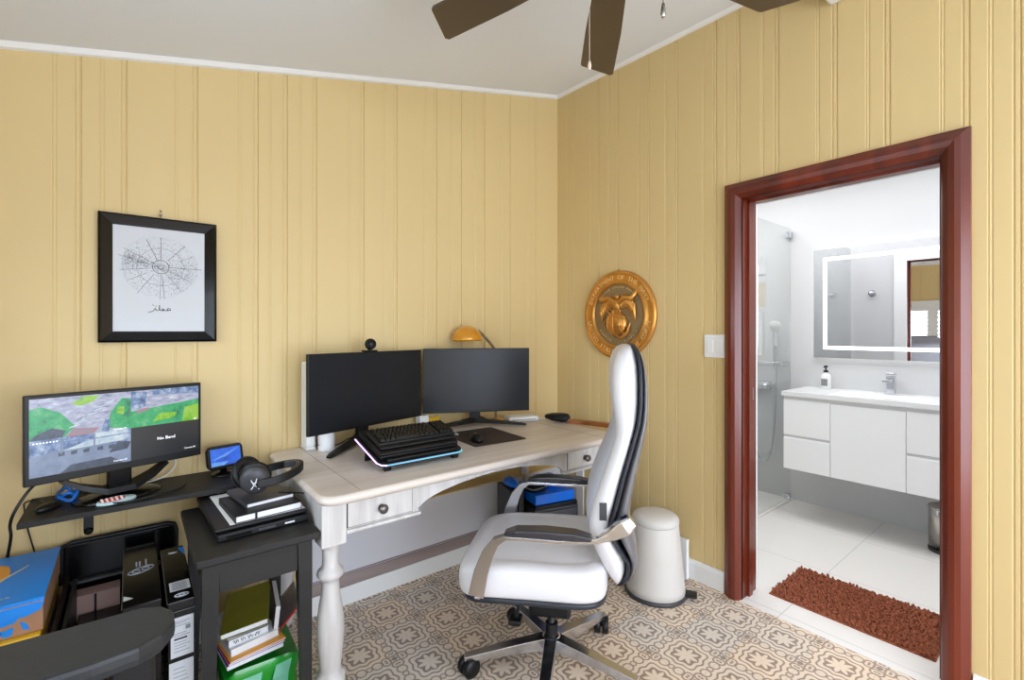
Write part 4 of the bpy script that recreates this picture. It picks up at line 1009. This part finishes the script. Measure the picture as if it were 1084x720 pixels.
o = cable('blue_cable', [(-2.50, -.10, .72), (-2.47, -.13, .745), (-2.455, -.10, .722), (-2.48, -.07, .75), (-2.50, -.11, .735), (-2.465, -.14, .72), (-2.45, -.11, .742), (-2.485, -.06, .72)], .006, M['bluecable'], 'tangled blue cable on shelf under the camera monitor')
o = cable('charger_cable', [(-2.54, -.21, .7165), (-2.52, -.15, .717), (-2.50, -.06, .72), (-2.44, -.03, .717), (-2.36, -.24, .7165), (-2.27, -.255, .7165), (-2.16, -.20, .7165), (-2.14, -.10, .7165)], .0025, M['cable'], 'thin black cable curling across the shelf beneath the monitor')
o = B(); o.lathe([(0, 0), (.03, 0), (.032, .01), (.026, .018), (0, .019)], 20, 0, T(), sx=.7, sy=1.4); tag(o.obj('plug_adapter', M['black'], None, (-2.515, -.175, .7125), (0, 0, -.6)), 'small black plug lying at the left end of shelf', 'adapter')
s = thing('oval_souvenir', 'oval red and pale blue badge on the shelf front', 'badge', (-2.342, -.228, .7125), R(9), rot=(R(14), 0, R(12)))
b = B(); b.lathe([(0, 0), (.052, 0), (.056, .004), (.052, .010), (0, .013)], 40, 0, T(), sy=.42); b.obj('body', mat('pale_blue_enamel', (176, 202, 206), .35), s)
b = B(); b.lathe([(0, .0134), (.036, .0125)], 30, 0, T(-.012, 0, 0), sy=.4, cap=False)
for i in range(5): b.box(-.042+.013*i, -.036+.013*i, -.012, .012, .013, .0145, 1, 0, T(0, 0, 0, 0, 0, 0))
b.obj('emblem', [M['red'], M['paper']], s)

# smart display
s = thing('smart_display', 'small black smart display with blue screen on shelf end', 'smart display', (-2.005, -.105, .7125), R(14))
b = B(); b.lathe([(0, 0), (.043, 0), (.045, .004), (.04, .008), (.014, .012), (.012, .03), (0, .03)], 30, 0, T(0, .01, 0)); b.obj('stand', M['blackg'], s)
b = B(); EM = T(0, 0, .075, R(-14), 0, 0)
rings = []
for y, dx, dz in ((-.012, .066, .044), (-.006, .069, .047), (.008, .067, .044), (.03, .05, .03), (.042, .03, .016)):
    rings.append([(x, y, z) for x, z in rrect(-dx, dx, -dz, dz, min(.02, dz*.6))])
b.loft(rings, 0, EM); b.obj('body', M['black'], s)
b = B(); b.box(-.056, .056, -.0135, -.012, -.034, .034, 0, 0, EM)
b.add([(x, -.0138, z) for x, z in ((-.056, -.01), (.0, .0), (.05, .03), (.02, .02))], [(0, 1, 2, 3)], 1, False, EM); b.add([(x, -.0139, z) for x, z in ((-.056, -.034), (-.01, -.034), (.01, -.02), (-.056, -.018))], [(0, 1, 2, 3)], 1, False, EM)
b.text('12:48', .016, 2, EM @ Matrix.Translation((-.034, -.0140, -.024)) @ Matrix(((1, 0, 0, 0), (0, 0, -1, 0), (0, 1, 0, 0), (0, 0, 0, 1))), .0001) if False else None
b.obj('display', [screen_mat('blue_display', [(20, 60, 170), (30, 100, 230), (60, 130, 245)], .9, 9), screen_mat('pale_display', [(120, 180, 245), (70, 140, 245)], .9, 30), M['swhite']], s)

# ================================================================== SIDE TABLE AND ITS LOAD
TZ = lambda x, y, z: (-2.3+.963*(x+2.3), -2.349+.963*(y+2.349), 1.3+.963*(z-1.3)+.0004)
t = thing('side_table', 'black wooden side table between wall shelf and white desk', 'side table', (-1.991, -.5013, 0))
b = B(); rr = [(x, y) for x, y in rrect(-.1715, .1715, -.2525, .2525, .006, 2)]
b.loft([[(x*.985, y*.99, .623) for x, y in rr], [(x, y, .627) for x, y in rr], [(x, y, .642) for x, y in rr], [(x*.99, y*.993, .645) for x, y in rr]], smooth=False); b.obj('table_top', M['blackw'], t)
for lx in (-.13, .13):
    for ly in (-.206, .206):
        b = B(); b.loft([[(lx*1.06+dx*.7, ly*1.03+dy*.7, 0) for dx, dy in ((-.02, -.02), (.02, -.02), (.02, .02), (-.02, .02))], [(lx+dx, ly+dy, .623) for dx, dy in ((-.022, -.022), (.022, -.022), (.022, .022), (-.022, .022))]], smooth=False); b.obj('leg', M['blackw'], t)
b = B(); b.box(-.108, .108, -.221, -.205, .525, .623); b.box(-.108, .108, .205, .221, .525, .623); b.box(-.145, -.129, -.184, .184, .525, .623); b.box(.129, .145, -.184, .184, .525, .623); b.obj('apron', M['blackw'], t)

s = thing('closed_laptop', 'thick closed black laptop directly on the black side table', 'laptop', TZ(-1.955, -.365, .6205), R(2))
b = B(); b.box(-.135, .135, -.205, .19, 0, .022, 0, .004); b.box(-.11, -.04, -.2062, -.204, .006, .014, 1); b.box(.06, .09, -.2062, -.204, .008, .013, 2); b.box(-.02, .03, -.2062, -.204, .007, .014, 3); b.obj('base', [M['black'], M['blackg'], M['paper'], M['dgrey']], s)
b = B(); b.box(-.140, .135, -.19, .20, .0235, .036, 0, .005); b.obj('lid', M['black'], s)
o = tag(B().box(-.115, .115, -.175, .175, 0, .0012).box(-.113, .112, -.172, .174, .0012, .0022).obj('paper_sheets', M['paper'], None, TZ(-1.938, -.365, .6570), (0, 0, R(3))), 'white paper sheets between the laptop and black notebook', 'papers')
def notebook(name, label, loc, rz, w, d, h, cov, cat='notebook', band=False, group=None):
    s = thing(name, label, cat, loc, rz, group)
    b = B(); b.box(-w/2, w/2, -d/2, d/2, 0, .0018, 0, .0005); b.box(-w/2, w/2, -d/2, d/2, h-.0018, h, 0, .0005); b.box(-w/2-.001, -w/2+.002, -d/2, d/2, 0, h, 0, .0008); b.obj('cover', cov, s)
    b = B(); b.box(-w/2+.002, w/2-.003, -d/2+.003, d/2-.003, .0018, h-.0018); b.obj('pages', M['paper'], s)
    if band: b = B(); b.box(-w*.22, -w*.22+.006, -d/2-.001, d/2+.001, -.0003, h+.0008); b.obj('elastic_band', M['black'], s)
    return s
notebook('notebook', 'black notebook with elastic band and white pages under tablet', TZ(-1.935, -.425, .6596), R(4), .205, .235, .022, M['black'], band=True)
notebook('notebook', 'thin silver edged dark notebook right beneath the headphones', TZ(-1.925, -.375, .6826), R(8), .155, .21, .014, M['dgrey'])

h = thing('headphones', 'black over ear gaming headphones lying on the notebooks', 'headphones', TZ(-1.92, -.38, .6975), R(0))
def cup(nm, M4):
    b = B(); b.lathe([(0, 0), (.020, .001), (.034, .006), (.042, .016), (.043, .026), (.036, .030), (0, .030)], 32, 0, M4, sy=1.15); o = b.obj(nm, M['dgrey'], h)
    b = B(); b.lathe([(.018, .030), (.036, .030), (.045, .034), (.047, .042), (.042, .050), (.028, .052), (.02, .046), (.0, .044)], 32, 0, M4, sy=1.15, cap=False); b.obj('ear_pad', M['black'], o)
    return o
h.scale = (1.1, 1.1, 1.1)
c1 = cup('ear_cup', T(-.035, -.075, .050, R(-70), 0, R(-12)))
c2 = cup('ear_cup', T(-.045, .060, .050, R(70), 0, R(10)))
b = B(); n = 22; pts = []
for i in range(n+1):
    a = -pi/2+pi*i/n; pts.append((.02+.10*math.cos(a), -.005+.078*math.sin(a), .052+.018*math.cos(a)))
b.band([(-.03, -.078, .05)]+pts+[(-.035, .068, .05)], .013, .006, (0, 0, 1)); b.obj('headband', M['black'], h, bevel=.003)
b = B(); b.band([(p[0]-.010*math.cos(-pi/2+pi*i/n), p[1]*.88, p[2]) for i, p in enumerate(pts)][5:-5], .012, .006, (0, 0, 1)); b.obj('headband_pad', M['dgrey'], h, bevel=.003)
CM = T(-.035, -.075, .050, R(-70), 0, R(-12))
b = B()
ZF = CM @ T(0, 0, -.0006, R(180), 0, 0)
for st in ([(-.010, -.018), (-.002, -.004), (-.010, .016)], [(.012, -.02), (.0, -.004), (.006, .02)], [(-.006, .004), (.008, .006)]): b.tube([(x, y, .0) for x, y in st], .0016, 6, 0, ZF)
b.obj('cup_logo', M['swhite'] if False else M['paper'], c1)
cable('headphone_cable', [(.03, -.09, .0145), (.10, -.06, -.01), (.145, -.02, -.03), (.16, .06, -.0345), (.15, .14, -.0345)], .0022, M['cable'], '', h)

# things under the side table
s = thing('shopping_bag', 'bright green plastic bag of magazines under the side table', 'bag', (-1.955, -.40, 0))
b = B(); rings = []; rnd = random.Random(9); ph = [rnd.uniform(-1, 1) for _ in range(8)]
for z, sc in ((0.0, .80), (.012, .93), (.05, 1.0), (.09, .99), (.125, 1.02), (.155, 1.03), (.168, 1.0)):
    rings.append([(x*sc*(1+.02*math.sin(7*math.atan2(y, x)+z*40)), y*sc*(1+.03*math.cos(5*math.atan2(y, x)+z*30)), z+(.016*math.sin(9*math.atan2(y, x)) if z > .1 else 0)) for x, y in rrect(-.112, .118, -.165, .155, .03, 5)])
b.loft(rings); b.obj('bag_body', M['greenbag'], s)
b = B(); b.band([(-.04, -.175, .03), (-.04, -.178, .10), (-.03, -.172, .15)], .03, .0008, (1, 0, 0)); b.band([(.05, -.175, .04), (.055, -.178, .11), (.07, -.17, .16)], .025, .0008, (1, 0, 0)); b.obj('printed_panel', M['mint'], s)
zt0 = .1865
def mag(name, label, z, h_, cols, loc, rz, w=.175, d=.27, cat='magazine', group=None):
    s = thing(name, label, cat, (loc[0], loc[1], z), rz, group)
    b = B(); b.box(-w/2, w/2, -d/2, d/2, 0, h_, 0, .001); b.obj('pages', M['paper'], s)
    b = B(); b.box(-w/2-.0005, w/2+.0005, -d/2-.0008, d/2, h_, h_+.0012, 0); b.obj('cover', cols, s)
    return s
mag('magazine', 'white page block lowest in pile on the green bag', zt0, .014, M['purple'], (-1.985, -.42), R(6), group='magazines on the green bag')
mag('magazine', 'red covered magazine in pile above the green bag', zt0+.0155, .005, M['red'], (-1.983, -.42), R(7), group='magazines on the green bag')
mag('magazine', 'orange covered magazine topmost above the red magazine', zt0+.022, .004, M['orange'], (-1.981, -.42), R(8), group='magazines on the green bag')
zt1 = zt0+.0275
notebook('paper_pad', 'thick white paper pad under the smaller scribbled pad', (-1.985, -.425, zt1), R(10), .155, .21, .024, M['paper'], 'paper pad')
s = notebook('paper_pad', 'smaller white pad with handwriting below the olive book', (-1.995, -.425, zt1+.0245), R(6), .125, .19, .022, M['paper'], 'paper pad')
b = B(); 
rnd = random.Random(2)
for i in range(4):
    pts = [(-.05+.022*i+.002*k_, -.0955, .012+.006*math.sin(k_*1.3+i)) for k_ in range(9)]; b.tube(pts, .0009, 5)
b.obj('handwriting', M['inkd'], s)
o = notebook('olive_book', 'olive green paperback tilted on top of the paper pads', (-1.968, -.40, zt1+.056), R(-12), .145, .23, .020, M['olive'], 'book')
o.rotation_euler = (R(6), R(-9), R(-14)); o.location = (-1.972, -.405, zt1+.066)
# dark binder + colourful magazine standing at the right
s = thing('black_binder', 'black binder standing right of the olive book', 'binder', (-1.888, -.38, .186), R(-8), rot=(0, R(6), R(-8)))
b = B(); b.box(-.010, .010, -.13, .13, 0, .13, 0, .002); b.obj('cover', M['black'], s); b = B(); b.box(-.007, .007, -.131, .128, .004, .1305); b.obj('pages', M['paper'], s)
s = thing('colourful_magazine', 'colourful magazine leaning upright against right table leg', 'magazine', (-1.872, -.36, .185), rot=(0, R(42), R(-6)))
b = B(); b.box(-.003, .003, -.09, .09, 0, .12); b.obj('cover', screen_mat('magazine_print', [(200, 190, 190), (60, 60, 66), (220, 214, 214), (190, 60, 50), (224, 220, 220)], 0, 40) if False else mat('magazine_print', (190, 178, 176), .4, var=.35, scale=45), s)
b = B(); b.box(-.0037, .0037, -.0915, -.089, 0, .12); b.obj('red_spine', M['red'], s)

# ================================================================== LEFT CORNER CLUTTER
# black boxes
def boxtag(name, label, loc, w, d, h, deco):
    s = thing(name, label, 'box', loc)
    b = B(); b.box(-w/2, w/2, -d/2, d/2, 0, h-.012, 0, .002); b.obj('body', M['blackg'], s)
    b = B(); b.box(-w/2-.001, w/2+.001, -d/2-.001, d/2+.001, h-.028, h, 0, .003); lid = b.obj('lid', M['blackg'], s); B().tube([(-w/2-.001, -d/2-.001, h-.002), (-w/2-.001, d/2, h-.002)], .0007, 4).obj('grey_edge', M['grey'], lid); B().tube([(w/2+.001, -d/2-.001, h-.030), (-w/2-.001, -d/2-.002, h-.030)], .0008, 4).obj('grey_edge', M['grey'], lid)  # thin grey lines along the left and front lid edges
    return s, lid
s, lid = boxtag('product_box', 'glossy black box with silver emblem behind chair armrest', (-2.277, -.345, 0), .092, .49, .50, 0)
b = B(); z = .5008
for i, (x, l_) in enumerate(((-.012, .042), (-.003, .042), (.014, .05))): B().box(x-.0022, x+.0022, .04, .04+l_, z-.0005, z).obj('printed_bar', M['inkl'], lid)
pts = [(.034*math.cos(a), .005+.022*math.sin(a)+.012*math.cos(a), z) for a in [2*pi*i/28 for i in range(28)]]; b.tube(pts, .0016, 4, 0, None, None, True)
for dx in (-.013, .012):
    b.tube([(dx+.010*math.cos(a), .005+.011*math.sin(a)+.35*dx, z) for a in [2*pi*i/16 for i in range(16)]], .0016, 4, 0, None, None, True)
B().add([(-.044, -.20, z+.0003), (-.02, -.195, z+.0003), (-.044, -.165, z+.0003)], [(0, 1, 2)]).obj('printed_triangle', M['paperg'], lid)
b.obj('printed_emblem', M['inkl'], lid)
s, lid = boxtag('product_box', 'slim black box with white label next to side table', (-2.186, -.42, 0), .066, .44, .50, 0)
b = B(); z = .5008
b.box(-.024, .028, -.15, -.085, z-.0005, z, 0); 
for i in range(5): b.box(-.018, .02, -.142+.011*i, -.139+.011*i, z, z+.0003, 1)
b.obj('top_label', [M['paperg'], M['inkd'], M['blue']], lid); b = B()
b.tube([(.003+.017*math.cos(a), -.185+.010*math.sin(a), z) for a in [2*pi*i/20 for i in range(20)]], .0018, 4, 0, None, None, True); b.tube([(.003+.007*math.cos(a), -.185+.006*math.sin(a), z) for a in [2*pi*i/20 for i in range(20)]], .0014, 4, 0, None, None, True)
b.obj('printed_rings', M['paperg'], lid)
B().lathe([(0, 0), (.014, 0), (.014, .0006), (0, .0006)], 24, 0, T(0, .165, z-.0003), sy=.7).obj('round_sticker', M['paperg'], lid)
B().add([(.016, .2, z), (.033, .2, z), (.033, .115, z)], [(0, 2, 1)]).obj('blue_corner', M['blue'], lid)
b = B(); yf = -.2215
b.box(-.026, .030, yf-.0006, yf, .335, .452, 0); b.box(-.030, .030, yf-.0006, yf, .10, .322, 0)
for i, zz in enumerate((.44, .435, .428, .405, .398, .378, .370, .362, .352)): b.box(-.018, .012 if i % 2 else .020, yf-.0011, yf-.0006, zz-.0012, zz+.0004, 1)
b.box(.010, .022, yf-.0012, yf-.0006, .412, .424, 1); b.box(-.018, .014, yf-.0012, yf-.0006, .386, .391, 2)
for i in range(9): b.box(-.02, .008+.003*(i % 4), yf-.0011, yf-.0006, .30-.012*i, .3016-.012*i, 1)
b.obj('front_label', [M['paperg'], M['ink'], M['inkd']], s)

# black framed panel standing at the wall
s = thing('black_framed_panel', 'black rimmed panel standing against yellow wall under the shelf', 'panel', (-2.33, -.030, .0))
b = B(); b.box(-.165, .160, -.004, .010, .02, .53, 0, .004); b.obj('panel_board', M['blackg'], s)
b = B(); b.tube([(-.165, -.008, .398), (-.165, -.008, .532), (-.14, -.008, .540), (.14, -.008, .540), (.160, -.008, .532), (.166, -.008, .51), (.166, -.008, .30)], .009, 10); b.obj('rim', M['black'], s)
b = B(); b.box(-.150, .150, -.03, -.004, .392, .402, 0, .003); b.obj('ledge', M['dgrey'], s)
b = B(); b.box(-.16, -.13, -.02, .01, 0, .02); b.obj('foot', M['black'], s); B().box(.13, .16, -.02, .01, 0, .02).obj('foot', M['black'], s)
s = thing('cardboard_carton', 'pinkish cardboard carton below the black framed panel ledge', 'carton', (-2.405, -.09, 0))
b = B(); b.box(-.062, .070, -.035, .03, 0, .375, 0, .001); b.obj('body', M['pinkish'], s)
b = B(); b.box(.0, .007, -.036, -.0345, 0, .372); b.obj('tape_strip', M['black'], s)
s = thing('storage_box', 'glossy black storage box in front of the pinkish carton', 'box', (-2.395, -.42, 0))
b = B(); b.box(-.048, .068, -.26, .28, 0, .30, 0, .003); b.obj('body', M['blackg'], s)
b = B(); b.box(-.050, .070, -.262, .282, .30, .318, 0, .004); b.obj('lid', M['blackg'], s)
for i, (xx, zt_) in enumerate(((-2.474, .455), (-2.455, .44))):
    o = tag(B().box(-.005, .005, -.29, .24, 0, zt_, 0, .002).obj('thin_board', [M['brownb'], M['black']][i], None, (xx, -.36, .0005)), ['thin brown edged board standing right beside the blue carton', 'thin black board standing right of the brown edged board'][i], 'board')
# cardboard box with blue lid
s = thing('printed_carton', 'brown cardboard box with bright blue printed lid in corner', 'carton', (-2.63, -.25, 0))
b = B(); b.box(-.13, .130, -.195, .185, .0, .40, 0, .002); b.obj('lower_carton', M['card'], s)
b = B(); b.box(-.15, .1285, -.236, .184, .402, .450, 0, .003); b.obj('yellow_card', M['yellow'], s)
b = B(); b.prism([(-.13, -.215), (.132, -.215), (.132, .19), (-.13, .19)], .452, lambda x, y: .535+.0*y); b.obj('upper_carton', M['card'], s)
b = B(); b.box(-.132, .134, -.205, .195, .536, .541, 0, .001)
b.loft([[(x, -.205-dy, z+.0) for x, z in ((-.132, za+.003), (.134-cut, za+.003), (.134-cut, za), (-.132, za))] for dy, za, cut in ((0, .536, 0), (.008, .530, 0), (.0125, .515, .003), (.013, .500, .012))], smooth=False) if False else None
b.add([(-.132, -.205, .541), (.134, -.205, .541), (.134, -.2175, .531), (-.132, -.2175, .531), (.128, -.2185, .512), (-.132, -.2185, .497), (.10, -.2185, .502)], [(0, 3, 2, 1), (3, 5, 6, 4, 2)], 0)
lid = b.obj('blue_lid', M['blue'], s)
b = B(); z = .5415
b.add([(x, y, z) for x, y in ((-.13, .12), (.0, .125), (.022, .10), (.030, .06), (.034, .01), (.01, -.05), (-.04, -.08), (-.13, -.09))], [tuple(reversed(range(8)))], 0)
arc1 = [(-.06+.13*t, -.075+.05*t+.10*t*t, z+.0004) for t in [i/10 for i in range(11)]]; 
vs = []
for i, p in enumerate(arc1):
    wv = .010*(1-i/10)+.002; vs += [(p[0]-wv*.6, p[1]+wv, p[2]), (p[0]+wv*.6, p[1]-wv, p[2])]
b.add(vs, [(2*i, 2*i+1, 2*i+3, 2*i+2) for i in range(10)], 1)
for i in range(5): b.box(.0+.012*i, .009+.012*i, -.165+.006*i*.3, -.157+.006*i*.3, z, z+.0004, 2)
b.box(-.03, -.008, -.170, -.166, z, z+.0004, 2)
b.obj('printed_arrow', [M['orange'], M['cream'], M['inkl']], lid)
b = B(); yf = -.2158
for P_ in ([(.0, .50), (.09, .508), (.075, .490), (.045, .486), (.03, .475), (.0, .48)], [(.045, .475), (.075, .480), (.07, .458), (.055, .456)], [(.085, .492), (.10, .480), (.105, .462), (.092, .466)], [(.03, .472), (.05, .478), (.05, .462), (.035, .458)], [(-.12, .50), (-.02, .50), (-.03, .48), (-.07, .47), (-.12, .475)], [(-.05, .47), (-.02, .476), (-.03, .458)]):
    b.add([(x, yf, zz) for x, zz in P_], [tuple(reversed(range(len(P_))))])
b.obj('printed_map', M['blue'], s)

# foreground black task chair, only an arm reaches into view
s = thing('task_chair', 'black plastic chair arm in the lower left foreground', 'chair', (-2.56, -1.45, 0), 0)
ax0, ay0, zt_ = .055, .315, .72
pts = [(-.24, -.10), (.0, -.08), (.20, -.088), (.265, -.082), (.30, -.06), (.322, -.02), (.322, .02), (.305, .055), (.27, .075), (.2, .078), (.05, .086), (-.12, .09), (-.24, .085)]
pts = [(x+.005, y*1.02+.285-.0*x) for x, y in pts]
b = B(); cxm = sum(p[0] for p in pts)/len(pts); cym = sum(p[1] for p in pts)/len(pts)
def sc_(f): return [(cxm+(x-cxm)*f[0], cym+(y-cym)*f[1]) for x, y in pts]
b.loft([[(x, y, .684) for x, y in sc_((.97, .93))], [(x, y, .688) for x, y in sc_((.99, .98))], [(x, y, .70) for x, y in pts], [(x, y, .713) for x, y in pts], [(x, y, .719) for x, y in sc_((.99, .97))], [(x, y, .721) for x, y in sc_((.96, .90))]]); b.sm = [False]*len(b.sm); b.obj('arm_pad', mat('worn_black_polyurethane', (38, 40, 44), .5, var=.1, scale=90, bump=.1), s)
b = B(); b.box(.225, .295, .225, .262, .40, .688, 0, .008); b.obj('arm_post', M['black'], s)
b = B(); b.tube([(.315, .245, .60), (.33, .24, .55), (.325, .24, .48), (.29, .24, .42)], .008, 10); b.obj('metal_loop', M['brushed'], s)
b = B(); b.box(.06, .26, -.02, .25, .40, .45, 0, .02); b.box(-.20, .26, -.26, .26, .36, .40, 0, .02); b.obj('seat', M['dgrey'], s)
b = B(); b.box(-.26, -.20, -.22, .22, .38, 1.0, 0, .025); b.obj('backrest', M['black'], s) 
b = B(); b.tube([(0, 0, .08), (0, 0, .36)], .025, 16)
for i in range(5):
    a = 2*pi*i/5+.3; b.band([(0, 0, .09), (.27*math.cos(a), .27*math.sin(a), .065)], .02, .012, (-math.sin(a), math.cos(a), 0))
    b.lathe([(0, -.02), (.028, -.02), (.028, .02), (0, .02)], 16, 0, T(.26*math.cos(a), .26*math.sin(a), .028, R(90), 0, a))
b.obj('base', M['black'], s)

# ================================================================== CEILING FAN
FX, FY, FZ = -1.295, -1.555, 2.35
f = thing('ceiling_fan', 'dark bronze ceiling fan with wide blades and pull chains', 'ceiling fan', (FX, FY, FZ))
zc = ZC(FX, FY)-FZ
b = B(); b.lathe([(0, zc-.06), (.05, zc-.055), (.07, zc-.02), (.072, zc+.01), (0, zc+.01)], 32); b.tube([(0, 0, .08), (0, 0, zc-.04)], .014, 16); b.obj('downrod', M['fan'], f)
b = B(); b.lathe([(0, -.075), (.05, -.072), (.075, -.055), (.085, -.03), (.13, -.015), (.14, .02), (.13, .06), (.09, .085), (0, .09)], 40); b.obj('motor_housing', M['fan'], f)
for i in range(6):
    a = 107-61*i if i < 3 else 107-61*2-60*(i-2)
    Mz = T(0, 0, 0, 0, 0, R(a)) @ T(0, 0, 0, R(9), 0, 0)
    b = B(); b.prism([(.19, -.05), (.40, -.062), (.655, -.066), (.665, -.055), (.62, .062), (.61, .067), (.40, .062), (.19, .05)], -.004, .004, 0, Mz); bl = b.obj('blade', M['fan'], f)
    b = B(); b.prism([(.12, -.02), (.20, -.032), (.27, -.03), (.28, 0), (.27, .03), (.20, .032), (.12, .02)], .004, .009, 0, Mz); b.obj('blade_iron', M['fan'], bl)
b = B(); cpos = (-1.355-FX, -1.505-FY)
for i in range(60): b.lathe([(0, -.0016), (.0016, 0), (0, .0016)], 6, 0, T(cpos[0], cpos[1], -.055-.0047*i), cap=False)
b.tube([(cpos[0], cpos[1], -.05), (cpos[0], cpos[1], -.335)], .0007, 5); b.lathe([(0, -.355), (.004, -.354), (.0055, -.345), (.003, -.333), (0, -.33)], 12, 0, T(cpos[0], cpos[1], 0)); b.obj('pull_chain', mat('ivory_beads', (206, 190, 172), .4), f)
b = B(); cp = (-1.159-FX+.0, -1.599-FY); b.tube([(.06, -.02, -.05), (cp[0], cp[1], -.10), (cp[0], cp[1], -.16)], .0014, 6); b.lathe([(0, -.184), (.005, -.182), (.0075, -.172), (.006, -.16), (.004, -.145), (0, -.143)], 14, 0, T(cp[0], cp[1], 0)); b.obj('pull_chain', M['steel'], f)

# ================================================================== LIGHTS
def area(name, loc, rot, sx, sy, power, col=(1, 1, 1)):
    l = bpy.data.lights.new(name, 'AREA'); l.shape = 'RECTANGLE'; l.size = sx; l.size_y = sy; l.energy = power; l.color = col
    o = bpy.data.objects.new(name, l); C.objects.link(o); o.location = loc; o.rotation_euler = rot; return o
LC = (.87, .97, 1.13)
area('added_south_light', (-1.45, YS-.20, 1.10), (R(100), 0, 0), 2.5, 1.95, 124, LC)      # faces +Y; added main light outside the made-up south window
area('west_window_daylight', (XW-.22, -1.72, 1.22), (0, R(-100), 0), 1.4, 2.9, 140, LC)     # faces +X
area('bathroom_fill_light', (.75, -1.5, BZ-.02), (0, 0, 0), .9, 2.2, 30, (.97, .99, 1.03))  # unseen lamp added to brighten the bathroom and vanity
area('shower_fill_light', (.9, -.4, BZ-.02), (0, 0, 0), .6, .5, 8, (1, 1, 1))  # unseen lamp added to lift the area behind the shower glass

wd = bpy.data.worlds.new('sky'); SC.world = wd; wd.use_nodes = True; nt = wd.node_tree
bg = nt.nodes['Background']; st = nt.nodes.new('ShaderNodeTexSky'); st.sky_type = 'HOSEK_WILKIE'; st.sun_direction = (-.3, -.5, .8); st.turbidity = 3
nt.links.new(st.outputs[0], bg.inputs[0]); bg.inputs[1].default_value = 1.2

# ================================================================== CAMERA
cam = bpy.data.cameras.new('camera'); co = bpy.data.objects.new('camera', cam); C.objects.link(co)
cam.sensor_width = 36; cam.sensor_fit = 'HORIZONTAL'; cam.lens = 498.4/1084*36
co.location = (-2.300, -2.349, 1.30); co.rotation_euler = (R(90), 0, math.atan2(-.6278, .7784))
cam.shift_y = -(360-351)/1084; cam.clip_start = .02
SC.camera = co
SC.view_settings.view_transform = 'Standard'; SC.view_settings.look = 'None'; SC.view_settings.gamma = 1
SC.view_settings.use_curve_mapping = False; SC.view_settings.exposure = 0.0
